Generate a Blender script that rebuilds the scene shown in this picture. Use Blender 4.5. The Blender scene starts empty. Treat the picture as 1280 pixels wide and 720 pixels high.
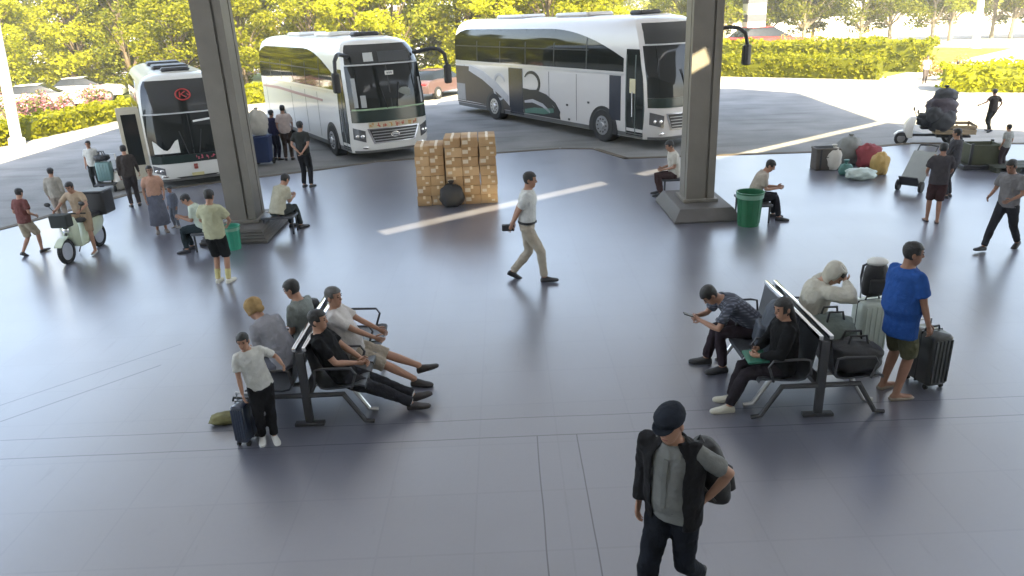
import bpy, bmesh, math, random
from mathutils import Vector as V, Matrix, noise, Quaternion
R = math.radians
PI = math.pi
rnd = random.Random(11)
scene = bpy.context.scene
COL = scene.collection

# ------------------------------------------------------------------ camera
FPX, PITCH, ROLL, CAMH = 920.0, 20.5, 2.5, 4.1
_t, _q = R(PITCH), R(-ROLL)
_r0 = V((1, 0, 0)); CF = V((0, math.cos(_t), -math.sin(_t))); _u0 = V((0, math.sin(_t), math.cos(_t)))
CR = _r0*math.cos(_q) + _u0*math.sin(_q)
CU = -_r0*math.sin(_q) + _u0*math.cos(_q)
CAM = V((0, 0, CAMH))
cd = bpy.data.cameras.new('camera')
cd.sensor_width = 36.0; cd.lens = 36.0*FPX/1280.0
cd.clip_start = 0.1; cd.clip_end = 2000
cam = bpy.data.objects.new('camera', cd); COL.objects.link(cam)
cam.matrix_world = Matrix(((CR.x, CU.x, -CF.x, 0), (CR.y, CU.y, -CF.y, 0), (CR.z, CU.z, -CF.z, CAMH), (0, 0, 0, 1)))
scene.camera = cam

def ray(px, py):
    return CR*(px-640) - CU*(py-360) + CF*FPX
def P(px, py, z=0.0):
    """ground point seen at a photo pixel (1280x720)"""
    d = ray(px, py); return CAM + d*((z-CAMH)/d.z)
def zat(base, px, py):
    """height at which the sight line of a pixel passes over the ground point base"""
    d = ray(px, py); n = V((d.x, d.y)).length
    return CAMH + d.z*(V((base[0], base[1])).dot(V((d.x, d.y)))/n)/n
def pix(p):
    q = V(p)-CAM; z = q.dot(CF); return (640+FPX*q.dot(CR)/z, 360-FPX*q.dot(CU)/z)
ROADZ = -0.12

# ------------------------------------------------------------------ materials
MATS = {}
def nmat(name):
    m = bpy.data.materials.new(name); m.use_nodes = True
    nt = m.node_tree; b = nt.nodes['Principled BSDF']
    return m, nt, b
def mat(name, col, rough=0.6, metal=0.0, var=0.12, vscale=6.0, bump=0.0, bscale=40.0, spec=None, coat=0.0):
    if name in MATS: return MATS[name]
    m, nt, b = nmat(name); N = nt.nodes; L = nt.links
    b.inputs['Roughness'].default_value = rough; b.inputs['Metallic'].default_value = metal
    if spec is not None: b.inputs['Specular IOR Level'].default_value = spec
    if coat: b.inputs['Coat Weight'].default_value = coat; b.inputs['Coat Roughness'].default_value = 0.06
    tc = N.new('ShaderNodeTexCoord')
    nz = N.new('ShaderNodeTexNoise'); nz.inputs['Scale'].default_value = vscale; nz.inputs['Detail'].default_value = 5
    L.new(tc.outputs['Object'], nz.inputs['Vector'])
    mx = N.new('ShaderNodeMix'); mx.data_type = 'RGBA'
    c = V(col[:3])
    mx.inputs[6].default_value = (*(c*(1-var)), 1); mx.inputs[7].default_value = (*[min(1, x*(1+var)) for x in c], 1)
    L.new(nz.outputs['Fac'], mx.inputs[0]); L.new(mx.outputs[2], b.inputs['Base Color'])
    if bump:
        n2 = N.new('ShaderNodeTexNoise'); n2.inputs['Scale'].default_value = bscale; n2.inputs['Detail'].default_value = 3
        L.new(tc.outputs['Object'], n2.inputs['Vector'])
        bp = N.new('ShaderNodeBump'); bp.inputs['Strength'].default_value = bump; bp.inputs['Distance'].default_value = 0.02
        L.new(n2.outputs['Fac'], bp.inputs['Height']); L.new(bp.outputs['Normal'], b.inputs['Normal'])
    MATS[name] = m
    return m
_clothn = {}
def cloth(col, rough=0.85):
    k = 'cloth_%03d_%03d_%03d' % tuple(int(c*255) for c in col)
    return mat(k, col, rough, var=0.26, vscale=11, bump=0.8, bscale=18, spec=0.12)
def skin(tone=0):
    c = [(0.36, 0.20, 0.135), (0.28, 0.15, 0.10), (0.45, 0.27, 0.19)][tone]
    return mat('skin_%d' % tone, c, 0.5, var=0.1, vscale=14, spec=0.35)
HAIRM = mat('hair_black', (0.012, 0.011, 0.011), 0.5, var=0.3, vscale=60, bump=0.5, bscale=90)
HAIRG = mat('hair_grey', (0.09, 0.085, 0.08), 0.6, var=0.4, vscale=60, bump=0.5, bscale=90)
HAIRB = mat('hair_tan', (0.42, 0.26, 0.09), 0.55, var=0.3, vscale=40, bump=0.5, bscale=90)
EYEM = mat('eye_dark', (0.015, 0.012, 0.01), 0.25)
LIPM = mat('lip', (0.28, 0.11, 0.09), 0.5)
RUB = mat('rubber', (0.018, 0.018, 0.019), 0.75, bump=0.2)
BLACKP = mat('black_plastic', (0.02, 0.02, 0.022), 0.45)
STEEL = mat('steel', (0.55, 0.55, 0.56), 0.28, 0.9)
CHROME = mat('chrome', (0.8, 0.8, 0.8), 0.15, 1.0, var=0.03)
DSTEEL = mat('dark_steel', (0.07, 0.07, 0.075), 0.45, 0.6)
WPAINT = mat('white_paint', (0.72, 0.71, 0.68), 0.3, var=0.06, vscale=1.5, coat=0.4)
GLASS = mat('dark_glass', (0.008, 0.010, 0.010), 0.06, var=0.3, spec=0.38)
SOLE = mat('shoe_sole', (0.06, 0.06, 0.06), 0.8)

# ------------------------------------------------------------------ mesh helpers
class MB:
    def __init__(s): s.v = []; s.f = []; s.m = []; s.mi = 0
    def add(s, vs, fs, mi=None):
        o = len(s.v); s.v += [tuple(p) for p in vs]; s.f += [tuple(i+o for i in f) for f in fs]
        s.m += [s.mi if mi is None else mi]*len(fs)
    def loft(s, rings, cap=True, closed=True, mi=None):
        n = len(rings[0]); vs = [p for r in rings for p in r]; fs = []
        for k in range(len(rings)-1):
            for i in range(n if closed else n-1):
                j = (i+1) % n
                fs.append((k*n+i, k*n+j, (k+1)*n+j, (k+1)*n+i))
        if cap and closed:
            fs.append(tuple(reversed(range(n)))); o = (len(rings)-1)*n; fs.append(tuple(range(o, o+n)))
        s.add(vs, fs, mi)
    def tube(s, pts, rad, n=8, mi=None):
        pts = [V(p) for p in pts]
        if not hasattr(rad, '__len__'): rad = [rad]*len(pts)
        rings = []; prev = None
        for i, p in enumerate(pts):
            a = pts[max(0, i-1)]; b = pts[min(len(pts)-1, i+1)]; d = (b-a)
            d = d.normalized() if d.length > 1e-7 else V((0, 0, 1))
            if prev is None:
                x = d.orthogonal().normalized()
            else:
                x = prev - d*prev.dot(d); x = x.normalized() if x.length > 1e-6 else d.orthogonal().normalized()
            prev = x; y = d.cross(x)
            rings.append([p + (x*math.cos(2*PI*k/n)+y*math.sin(2*PI*k/n))*rad[i] for k in range(n)])
        s.loft(rings, mi=mi)
    def box(s, c, h, M=None, mi=None):
        c = V(c); vs = []
        for sx in (-1, 1):
            for sy in (-1, 1):
                for sz in (-1, 1):
                    p = V((sx*h[0], sy*h[1], sz*h[2])); p = (M @ p) if M is not None else p
                    vs.append(c+p)
        s.add(vs, [(0, 1, 3, 2), (4, 6, 7, 5), (0, 4, 5, 1), (2, 3, 7, 6), (0, 2, 6, 4), (1, 5, 7, 3)], mi)
    def ell(s, c, r, n=10, m=7, M=None, mi=None):
        c = V(c); rings = []
        for k in range(1, m):
            th = PI*k/m; ring = []
            for i in range(n):
                a = 2*PI*i/n
                p = V((r[0]*math.sin(th)*math.cos(a), r[1]*math.sin(th)*math.sin(a), -r[2]*math.cos(th)))
                ring.append(c+((M @ p) if M is not None else p))
            rings.append(ring)
        s.loft(rings, mi=mi)
    def prism(s, poly, a, b, mi=None):
        """poly: list of 3D points, extruded from offset a to b (vectors)"""
        a = V(a); b = V(b); s.loft([[V(p)+a for p in poly], [V(p)+b for p in poly]], mi=mi)
    def rbox(s, c, h, r, M=None, mi=None, n=4):
        """box with vertical edges rounded, slightly eased top and bottom"""
        c = V(c); rings = []
        for (zz, ins) in ((-h[2], r*.5), (-h[2]+r*.5, 0), (h[2]-r*.5, 0), (h[2], r*.5)):
            ring = []
            for q, (sx, sy) in enumerate(((1, 1), (-1, 1), (-1, -1), (1, -1))):
                for k in range(n+1):
                    a = PI/2*q + PI/2*k/n
                    p = V((sx*(h[0]-r)+(r-ins)*math.cos(a), sy*(h[1]-r)+(r-ins)*math.sin(a), zz))
                    ring.append(c+((M @ p) if M is not None else p))
            rings.append(ring)
        s.loft(rings, mi=mi)
    def build(s, name, mats, parent=None, smooth=True, bevel=0.0, auto=35):
        me = bpy.data.meshes.new(name); me.from_pydata(s.v, [], s.f)
        if not isinstance(mats, (list, tuple)): mats = [mats]
        for m in mats: me.materials.append(m)
        if len(mats) > 1: me.polygons.foreach_set('material_index', [min(i, len(mats)-1) for i in s.m])
        bm = bmesh.new(); bm.from_mesh(me)
        bmesh.ops.recalc_face_normals(bm, faces=bm.faces)
        if bevel:
            es = [e for e in bm.edges if len(e.link_faces) == 2 and e.calc_face_angle(0) > R(50)]
            bmesh.ops.bevel(bm, geom=es, offset=bevel, segments=2, affect='EDGES', profile=0.5)
        bm.to_mesh(me); bm.free()
        if smooth:
            me.polygons.foreach_set('use_smooth', [True]*len(me.polygons))
            try: me.set_sharp_from_angle(angle=R(auto))
            except Exception: pass
        o = bpy.data.objects.new(name, me); COL.objects.link(o)
        if parent is not None: o.parent = parent
        return o
def empty(name, loc=(0, 0, 0), rz=0):
    o = bpy.data.objects.new(name, None); COL.objects.link(o); o.location = loc; o.rotation_euler = (0, 0, rz); o.empty_display_size = 0.2
    return o
def tag(o, label=None, cat=None, group=None, kind=None):
    if label: o['label'] = label
    if cat: o['category'] = cat
    if group: o['group'] = group
    if kind: o['kind'] = kind
    return o
def kids(o): return [c for c in bpy.data.objects if c.parent == o]
def copy_tree(o, parent=None):
    c = o.copy(); COL.objects.link(c)
    if parent is not None: c.parent = parent
    for ch in kids(o): copy_tree(ch, c)
    return c
def remesh(o, vox, smooth=2, wrinkle=0.0, wscale=9.0, seed=0.0):
    md = o.modifiers.new('r', 'REMESH'); md.mode = 'VOXEL'; md.voxel_size = vox; md.use_smooth_shade = True
    dg = bpy.context.evaluated_depsgraph_get(); ev = o.evaluated_get(dg)
    me = bpy.data.meshes.new_from_object(ev); old = o.data; mats = list(old.materials)
    o.modifiers.clear(); o.data = me; bpy.data.meshes.remove(old)
    bm = bmesh.new(); bm.from_mesh(me)
    for _ in range(smooth): bmesh.ops.smooth_vert(bm, verts=bm.verts, factor=0.5, use_axis_x=True, use_axis_y=True, use_axis_z=True)
    if wrinkle:
        bm.normal_update()
        off = V((seed*3.1, seed*1.7, seed))
        for v in bm.verts:
            q = v.co*wscale+off
            v.co += v.normal*wrinkle*(noise.noise(V((q.x, q.y, q.z*.55)))+.5*noise.noise(q*2.3))
    bm.to_mesh(me); bm.free()
    me.materials.clear()
    for m in mats: me.materials.append(m)
    me.polygons.foreach_set('use_smooth', [True]*len(me.polygons))
    return o

# ------------------------------------------------------------------ people
def ik(a, c, l1, l2, hint):
    d = c-a; D = min(max(d.length, .08), l1+l2-1e-3); u = d.normalized()
    x = (l1*l1-l2*l2+D*D)/(2*D); h = math.sqrt(max(0, l1*l1-x*x))
    hp = hint-u*hint.dot(u)
    hp = hp.normalized() if hp.length > 1e-5 else u.orthogonal().normalized()
    return a+u*x+hp*h, a+u*D
HEADT = [(-.118, .022, .070, .030), (-.108, .038, .083, .005), (-.09, .050, .090, -.03), (-.055, .062, .092, -.062), (-.02, .069, .092, -.085), (.02, .074, .094, -.097),
         (.055, .074, .09, -.099), (.085, .063, .072, -.084), (.105, .044, .048, -.06), (.117, .018, .02, -.03)]
def head_rings(c, M, off=0.0, n=16, zmin=-9):
    rings = []
    for z, w, yf, yb in HEADT:
        if z < zmin: continue
        ring = []; cy = (yf+yb)/2; hy = (yf-yb)/2
        for k in range(n):
            a = 2*PI*k/n
            x = math.cos(a); y = math.sin(a)
            sq = 1.0/max(1e-6, (abs(x)**2.3+abs(y)**2.3)**(1/2.3))
            p = V((x*sq*(w+off), cy+y*sq*(hy+off), z*(1+off*4)))
            ring.append(c + M @ p)
        rings.append(ring)
    return rings
def ell_ring(c, ax, ay, w, d, n=16):
    return [c+ax*(w*math.cos(2*PI*k/n))+ay*(d*math.sin(2*PI*k/n)) for k in range(n)]
def rotaxis(axis, deg): return Matrix.Rotation(R(deg), 3, axis)

def person(loc, face, scale, label, pose=None, out=None, vox=0.016):
    """face: world angle the person faces (deg, 0 = +x). loc: ground point under local origin."""
    po = dict(pelvis=(0, 0, .93), lean=0, lean2=None, side=0, twist=0, head=(0, 0, 0), footL=(-.10, 0, .08), footR=(.10, 0, .08), toeL=8, toeR=-8, pitL=0, pitR=0,
              handL=None, handR=None, elbL=None, elbR=None, kneeL=(0, 1, 0), kneeR=(0, 1, 0), curl=22, belly=0.0, neck=0)
    po.update(pose or {})
    ou = dict(skin=0, hair='short', hairm=HAIRM, top=(.5, .5, .5), sleeve='short', bottom=(.03, .03, .035), legs='long', shoe=(.02, .02, .022), socks=None, hem=-.07, loose=0.0, sandals=False)
    ou.update(out or {})
    P0 = V(po['pelvis']); X = V((1, 0, 0)); Y = V((0, 1, 0)); Z = V((0, 0, 1))
    l1 = po['lean']; l2 = po['lean2'] if po['lean2'] is not None else l1*1.25
    def sdir(l): return (rotaxis(Y, po['side']) @ (rotaxis(X, -l) @ Z)).normalized()
    d1, d2 = sdir(l1), sdir((l1+l2)/2); d3 = sdir(l2)
    tw = rotaxis(Z, po['twist'])
    Xc = (tw @ X); Xc = (Xc-d3*Xc.dot(d3)).normalized(); Yc = d3.cross(Xc).normalized()
    Xp = (X-d1*X.dot(d1)).normalized(); Yp = d1.cross(Xp).normalized()
    P1 = P0+d1*.20; P2 = P1+d2*.20; N = P2+d3*.13
    Xm = (Xp+Xc).normalized(); Ym = (Yp+Yc).normalized()
    bl = po['belly']
    S = [(P0-d1*.10, Xp, Yp, .125, .09), (P0, Xp, Yp, .165, .115), (P0+d1*.10, Xp, Yp, .155+bl*.4, .112+bl), (P1, Xm, Ym, .145+bl*.5, .105+bl), (P1+d2*.12, Xm, Ym, .155+bl*.3, .115+bl*.6),
         (P2, Xc, Yc, .17, .12), (P2+d3*.07, Xc, Yc, .160, .105), (P2+d3*.115, Xc, Yc, .105, .08), (N+d3*.02, Xc, Yc, .062, .062)]
    sh = {s: N-d3*.055+Xc*(s*.178) for s in (-1, 1)}
    hp = {s: P0-Z*.035*(1 if abs(l1) < 60 else 0)+Xp*(s*.088)-d1*.005 for s in (-1, 1)}
    hq = po['head']
    Mh = Matrix((Xc, Yc, Z)).transposed() if False else None
    # head frame: chest yaw + own yaw/pitch/roll, upright plus a share of the lean
    yawm = rotaxis(Z, po['twist']+hq[1]); hl = l2*.45+hq[0]
    Mh = yawm @ rotaxis(X, -hl) @ rotaxis(Y, hq[2])
    nd = (d3*.6+(Mh @ Z)*.6).normalized()
    HC = N+nd*.085+(Mh @ V((0, .02, .075)))
    arms = {}; 
    for s, kh, ke in ((-1, 'handL', 'elbL'), (1, 'handR', 'elbR')):
        h = po[kh]; w = V(h) if h is not None else sh[s]+V((s*.05, .05, -.51))
        e = V(po[ke]) if po[ke] is not None else V((s*.35, -1, -.1))
        el, wr = ik(sh[s], w, .285, .25, e); arms[s] = (el, wr)
    legs = {}
    for s, kf, kk in ((-1, 'footL', 'kneeL'), (1, 'footR', 'kneeR')):
        kn, an = ik(hp[s], V(po[kf]), .425, .405, V(po[kk])); legs[s] = (kn, an)
    # ---- body
    b = MB(); n = 14
    b.loft([ell_ring(*q, n=16) for q in S])
    b.tube([N-d3*.03, N+nd*.05, HC+Mh @ V((0, -.02, -.06))], [.06, .054, .053], 12)
    b.loft(head_rings(HC, Mh))
    for s in (-1, 1):
        el, wr = arms[s]
        b.tube([N-d3*.05+Xc*s*.07, sh[s]-Xc*s*.02, sh[s]+(el-sh[s])*.25, sh[s]+(el-sh[s])*.6, el, el+(wr-el)*.3, wr], [.055, .056, .05, .044, .037, .038, .026], 10)
        kn, an = legs[s]
        b.tube([hp[s]+Z*.02, hp[s]+(kn-hp[s])*.3, hp[s]+(kn-hp[s])*.7, kn, kn+(an-kn)*.3, kn+(an-kn)*.7, an], [.088, .084, .068, .056, .056, .044, .038], 12)
    # feet
    def foot(mb, s, grow=0.0, mi=None, top=1.0):
        kn, an = legs[s]; toe = po['toeL' if s < 0 else 'toeR']; pt = po['pitL' if s < 0 else 'pitR']
        Mf = rotaxis(Z, toe) @ rotaxis(X, pt)
        rings = []
        for (y, w, hgt) in ((-.062, .022, .045), (-.045, .034, .07), (.0, .037, .085), (.05, .039, .072), (.10, .045, .052), (.15, .044, .042), (.185, .034, .034), (.205, .016, .022)):
            ring = []
            for k in range(12):
                a = 2*PI*k/12; x = math.cos(a); z = math.sin(a)
                p = V((x*(w+grow), y*(1+grow*5), -.078-grow*.5 + (hgt*top+grow)*(.5+.5*z)))
                if z < -.3: p.z = -.078-grow*.5
                ring.append(an + Mf @ p)
            rings.append(ring)
        mb.loft(rings, mi=mi)
    for s in (-1, 1): foot(b, s)
    # palms
    hands = []
    for s in (-1, 1):
        el, wr = arms[s]; d = (wr-el).normalized()
        nrm = V((s*-1.0, 0, 0)); nrm = nrm-d*nrm.dot(d)
        nrm = nrm.normalized() if nrm.length > .2 else d.orthogonal().normalized()   # palm normal (inwards)
        side = d.cross(nrm)
        if side.dot(Y+Z*.3) < 0: side = -side            # thumb side = forward/up
        rings = []
        for t, w, h in ((-.01, .024, .02), (.02, .033, .017), (.055, .041, .016), (.085, .039, .013), (.095, .034, .01)):
            rings.append(ell_ring(wr+d*t, side, nrm, w, h, 10))
        b.loft(rings); hands.append((wr, d, nrm, side))
    body = b.build('person', [skin(ou['skin']), EYEM, LIPM])
    remesh(body, vox, 2)
    # appended fine features
    f = MB()
    for wr, d, nrm, side in hands:
        c = po['curl']
        for o_, ln, rr in ((.029, .070, .0078), (.0095, .078, .008), (-.010, .072, .0078), (-.029, .056, .007)):
            p = wr+d*.084+side*o_; pts = [p-d*.02, p]; dd = d.copy(); q = side.cross(d); 
            ax = side
            for k in range(3):
                sgn = 1 if (rotaxis(ax, 10) @ dd).dot(nrm) > dd.dot(nrm) else -1
                dd = rotaxis(ax, sgn*c*(1+.15*k)) @ dd; p = p+dd*ln*(.42, .33, .25)[k]; pts.append(p)
            f.tube(pts, [rr, rr, rr*.95, rr*.88, rr*.6], 6)
        p = wr+d*.018+side*.026; dd = (d*.7+side*.75+nrm*.25).normalized(); p2 = p+dd*.04; dd = (d*.9+side*.25+nrm*.3).normalized()
        f.tube([p-dd*.01, p2, p2+dd*.028, p2+dd*.046], [.012, .010, .0085, .005], 6)
    hm = lambda x, y, z: HC+Mh @ V((x, y, z))
    f.loft([[hm(-.006, .088, .012), hm(.006, .088, .012), hm(0, .098, .012)], [hm(-.016, .086, -.034), hm(.016, .086, -.034), hm(0, .118, -.03)], [hm(-.010, .086, -.044), hm(.010, .086, -.044), hm(0, .104, -.042)]])
    for s in (-1, 1):
        f.ell(hm(s*.076, -.008, -.012), (.009, .02, .031), 8, 6, Mh)
        f.ell(hm(s*.031, .086, .004), (.013, .008, .0065), 8, 5, Mh, mi=1)
        f.ell(hm(s*.032, .088, .024), (.02, .007, .0045), 8, 5, Mh, mi=1)
    f.ell(hm(0, .087, -.068), (.024, .008, .006), 8, 5, Mh, mi=2)
    bm = bmesh.new(); bm.from_mesh(body.data)
    me2 = bpy.data.meshes.new('t'); me2.from_pydata(f.v, [], f.f); me2.polygons.foreach_set('material_index', f.m); 
    me2.polygons.foreach_set('use_smooth', [True]*len(me2.polygons))
    bm.from_mesh(me2); bmesh.ops.recalc_face_normals(bm, faces=bm.faces); bm.to_mesh(body.data); bm.free(); bpy.data.meshes.remove(me2)
    # ---- clothes
    seed = rnd.random()*40; lo = ou['loose']
    if ou['top'] is not None:
        c = MB(); g = .018+lo
        hemc = P0+d1*ou['hem']
        ww = .168 if ou['hem'] > -.15 else .175
        c.loft([ell_ring(hemc, Xp, Yp, ww+g, .118+g, 16)]+[ell_ring(q[0], q[1], q[2], q[3]+g+(.012 if i in (2, 3) else 0), q[4]+g+(.012 if i in (2, 3) else 0), 16) for i, q in enumerate(S[1:8], 1)]
               + [ell_ring(N-d3*.005, Xc, Yc, .072, .072, 16)])
        for s in (-1, 1):
            el, wr = arms[s]; ua = el-sh[s]
            if ou['sleeve'] == 'short':
                c.tube([N-d3*.05+Xc*s*.06, sh[s]-Xc*s*.02, sh[s]+ua*.3, sh[s]+ua*.72], [.064, .069, .064+lo, .066+lo], 12)
            elif ou['sleeve'] == 'long':
                c.tube([N-d3*.05+Xc*s*.06, sh[s]-Xc*s*.02, sh[s]+ua*.3, sh[s]+ua*.7, el, el+(wr-el)*.4, wr-(wr-el)*.06], [.064, .069, .064+lo, .056+lo, .052+lo, .049+lo, .037], 12)
            elif ou['sleeve'] == 'none':
                c.tube([N-d3*.05+Xc*s*.06, sh[s]-Xc*s*.02], [.06, .062], 12)
        c.loft([ell_ring(N+d3*z, Xc, Yc, a, a*1.04, 16) for z, a in ((-.022, .088), (.012, .074), (.026, .076), (.022, .084), (-.02, .098))])
        o = c.build('shirt', cloth(ou['top']), body); remesh(o, vox, 2, .008, 12, seed)
    if ou['legs'] in ('long', 'short'):
        c = MB(); g = .012
        c.loft([ell_ring(q[0], q[1], q[2], q[3]+g, q[4]+g, 16) for q in S[:3]])
        for s in (-1, 1):
            kn, an = legs[s]
            if ou['legs'] == 'long':
                c.tube([hp[s]+Z*.02, hp[s]+(kn-hp[s])*.3, hp[s]+(kn-hp[s])*.7, kn, kn+(an-kn)*.35, kn+(an-kn)*.75, an-(an-kn)*.02], [.1, .099, .085, .074, .071, .062, .058], 14)
            else:
                c.tube([hp[s]+Z*.02, hp[s]+(kn-hp[s])*.3, hp[s]+(kn-hp[s])*.7, hp[s]+(kn-hp[s])*.97], [.1, .103, .094, .086], 14)
        o = c.build('trousers' if ou['legs'] == 'long' else 'shorts', cloth(ou['bottom']), body); remesh(o, vox, 2, .010, 11, seed+5)
    elif ou['legs'] == 'skirt':
        c = MB(); kz = min(legs[-1][0].z, legs[1][0].z); km = (legs[-1][0]+legs[1][0])/2
        ank = (legs[-1][1]+legs[1][1])/2
        c.loft([ell_ring(P1, Xm, Ym, .155, .115, 20), ell_ring(P0, Xp, Yp, .19, .15, 20), ell_ring(P0*.5+km*.5, X, Y, .21, .18, 20), ell_ring(km, X, Y, .23, .2, 20), ell_ring(km*.35+ank*.65, X, Y, .25, .22, 20)])
        o = c.build('skirt', cloth(ou['bottom']), body); remesh(o, vox, 2, .012, 14, seed+5)
    if ou.get('belt'):
        c = MB(); c.loft([ell_ring(P0+d1*z, Xp, Yp, .186+g_, .136+g_, 24) for z, g_ in ((.035, -.012), (.035, .004), (.072, .004), (.072, -.012))])
        c.box(P0+d1*.053+Yp*.142, (.02, .006, .017)); c.build('belt', BLACKP, body)
    if ou['socks']:
        for s in (-1, 1):
            kn, an = legs[s]; c = MB(); c.tube([an+(kn-an)*.45, an+(kn-an)*.2, an], [.056, .049, .045], 12)
            c.build('sock', cloth(ou['socks']), body)
    if ou['shoe']:
        for s in (-1, 1):
            c = MB(); foot(c, s, .007, 0, 1.0 if not ou['sandals'] else .5)
            c.build('shoe' if not ou['sandals'] else 'sandal', mat('shoe_%d_%d_%d' % tuple(int(x*255) for x in ou['shoe']), ou['shoe'], .55), body)
    if ou['hair'] in ('short', 'long', 'bun'):
        hb = bmesh.new(); zl = {'short': -.05, 'long': -.11, 'bun': -.07}[ou['hair']]
        def keep(p):
            if p.z > .075: return True
            if p.y > .045: return p.z > .052
            if p.y > -.01: return p.z > (.01 if ou['hair'] == 'short' else -.03)
            return p.z > zl
        for thick, mi in ((.007, 0),):
            rings = head_rings(V((0, 0, 0)), Matrix.Identity(3), thick, 24)
            # finer subdivision in z
            fine = []
            for a in range(len(rings)-1):
                for t in (0, .5): fine.append([p*(1-t)+q*t for p, q in zip(rings[a], rings[a+1])])
            fine.append(rings[-1]); n = 24
            vs = [[hb.verts.new(p*(1+.035*noise.noise(p*60)+.03*noise.noise(p*25))) for p in r] for r in fine]
            for a in range(len(vs)-1):
                for i in range(n):
                    j = (i+1) % n; cc = (fine[a][i]+fine[a+1][j])/2
                    if keep(cc): hb.faces.new((vs[a][i], vs[a][j], vs[a+1][j], vs[a+1][i]))
            hb.faces.new(vs[-1])
        loose_v = [v for v in hb.verts if not v.link_faces]; bmesh.ops.delete(hb, geom=loose_v, context='VERTS')
        bmesh.ops.recalc_face_normals(hb, faces=hb.faces)
        bmesh.ops.solidify(hb, geom=hb.faces[:], thickness=.009)
        if ou['hair'] == 'long':
            t = MB(); t.loft([ell_ring(V((0, -.05, .05)), X, Y, .078, .06, 12), ell_ring(V((0, -.065, -.06)), X, Y, .085, .05, 12), ell_ring(V((0, -.075, -.17)), X, Y, .095, .04, 12), ell_ring(V((0, -.08, -.3)), X, Y, .07, .03, 12), ell_ring(V((0, -.08, -.36)), X, Y, .03, .015, 12)])
            m3 = bpy.data.meshes.new('t'); m3.from_pydata(t.v, [], t.f); hb.from_mesh(m3); bpy.data.meshes.remove(m3)
        if ou['hair'] == 'bun':
            t = MB(); t.ell((0, -.125, .03), (.04, .04, .04), 10, 8)
            m3 = bpy.data.meshes.new('t'); m3.from_pydata(t.v, [], t.f); hb.from_mesh(m3); bpy.data.meshes.remove(m3)
        for v in hb.verts: v.co = HC+Mh @ v.co
        bmesh.ops.recalc_face_normals(hb, faces=hb.faces)
        me = bpy.data.meshes.new('hair'); hb.to_mesh(me); hb.free(); me.materials.append(ou['hairm'])
        me.polygons.foreach_set('use_smooth', [True]*len(me.polygons))
        ho = bpy.data.objects.new('hair', me); COL.objects.link(ho); ho.parent = body
    if ou.get('hood'):
        hb = bmesh.new(); rings = head_rings(V((0, -.012, -.01)), Matrix.Identity(3), .03, 24)
        vs = [[hb.verts.new(p*(1+.03*noise.noise(p*22))) for p in r] for r in rings]
        for a in range(len(vs)-1):
            for i in range(24):
                j = (i+1) % 24; cc = (rings[a][i]+rings[a+1][j])/2
                if cc.y < .04 or cc.z > .105: hb.faces.new((vs[a][i], vs[a][j], vs[a+1][j], vs[a+1][i]))
        hb.faces.new(vs[-1]); bmesh.ops.delete(hb, geom=[v for v in hb.verts if not v.link_faces], context='VERTS')
        bmesh.ops.recalc_face_normals(hb, faces=hb.faces); bmesh.ops.solidify(hb, geom=hb.faces[:], thickness=.014)
        for v in hb.verts: v.co = HC+Mh @ v.co
        me = bpy.data.meshes.new('hood'); hb.to_mesh(me); hb.free(); me.materials.append(cloth(ou['top'])); me.polygons.foreach_set('use_smooth', [True]*len(me.polygons))
        ho = bpy.data.objects.new('hood', me); COL.objects.link(ho); ho.parent = body
    if ou['hair'] in ('flatcap', 'cap', 'headscarf'):
        c = MB(); cm = cloth(ou.get('hat', (.02, .022, .03)))
        if ou['hair'] == 'headscarf':
            c.loft(head_rings(HC+Mh @ V((0, -.012, .004)), Mh, .016, 16, -.06))
            c.ell(HC+Mh @ V((0, -.1, -.04)), (.045, .05, .05), 10, 7, Mh)
            o = c.build('headscarf', cm, body); remesh(o, .01, 2, .006, 25, seed)
        else:
            c.loft([[HC+Mh @ V((x*(w), cy+y*dp, z)) for x, y in [(math.cos(2*PI*k/20), math.sin(2*PI*k/20)) for k in range(20)]] for z, w, dp, cy in
                    ((.03, .088, .11, -.002), (.06, .096, .122, .002), (.085, .094, .12, .006), (.112, .078, .102, .0), (.13, .05, .07, -.005), (.136, .015, .02, -.005))])
            c.loft([[HC+Mh @ V((math.cos(a)*.076*q, .075+math.sin(a)*.085*q, .045-.22*max(0, math.sin(a)*.085*q)+dz)) for a in [PI*2*k/20 for k in range(20)]] for q, dz in ((.95, -.006), (1, 0), (.95, .006))])
            c.build('flat_cap' if ou['hair'] == 'flatcap' else 'cap', cm, body)
    body.location = loc; body.rotation_euler = (0, 0, R(face-90)); body.scale = (scale,)*3
    tag(body, label, 'person')
    info = dict(HC=HC, N=N, P0=P0, P1=P1, P2=P2, d3=d3, Xc=Xc, Yc=Yc, Xp=Xp, Yp=Yp, S=S, arms=arms, legs=legs, sh=sh, hp=hp, Mh=Mh, d1=d1)
    return body, info
def world(o, p): 
    M = Matrix.Translation(V(o.location)) @ Matrix.Rotation(o.rotation_euler.z, 4, 'Z') @ Matrix.Scale(o.scale.x, 4)
    return M @ V(p)
def stand_at(foot, head, base=1.735, z=0.0):
    g = P(*foot, z); return g, (zat(g, *head)-z)/base
SIT = dict(pelvis=(0, -.02, .52), lean=-8, lean2=-4, footL=(-.12, .46, .08), footR=(.12, .46, .08), handL=(-.12, .28, .62), handR=(.12, .28, .62))
def sit(**k): d = dict(SIT); d.update(k); return d
def walk(st=.30, **k):
    d = dict(pelvis=(0, 0, .90), footR=(.085, st, .085), footL=(-.085, -st, .12), pitL=-28, pitR=6, lean=3, handL=(-.27, .16, .90), handR=(.27, -.16, .88)); d.update(k); return d
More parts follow.
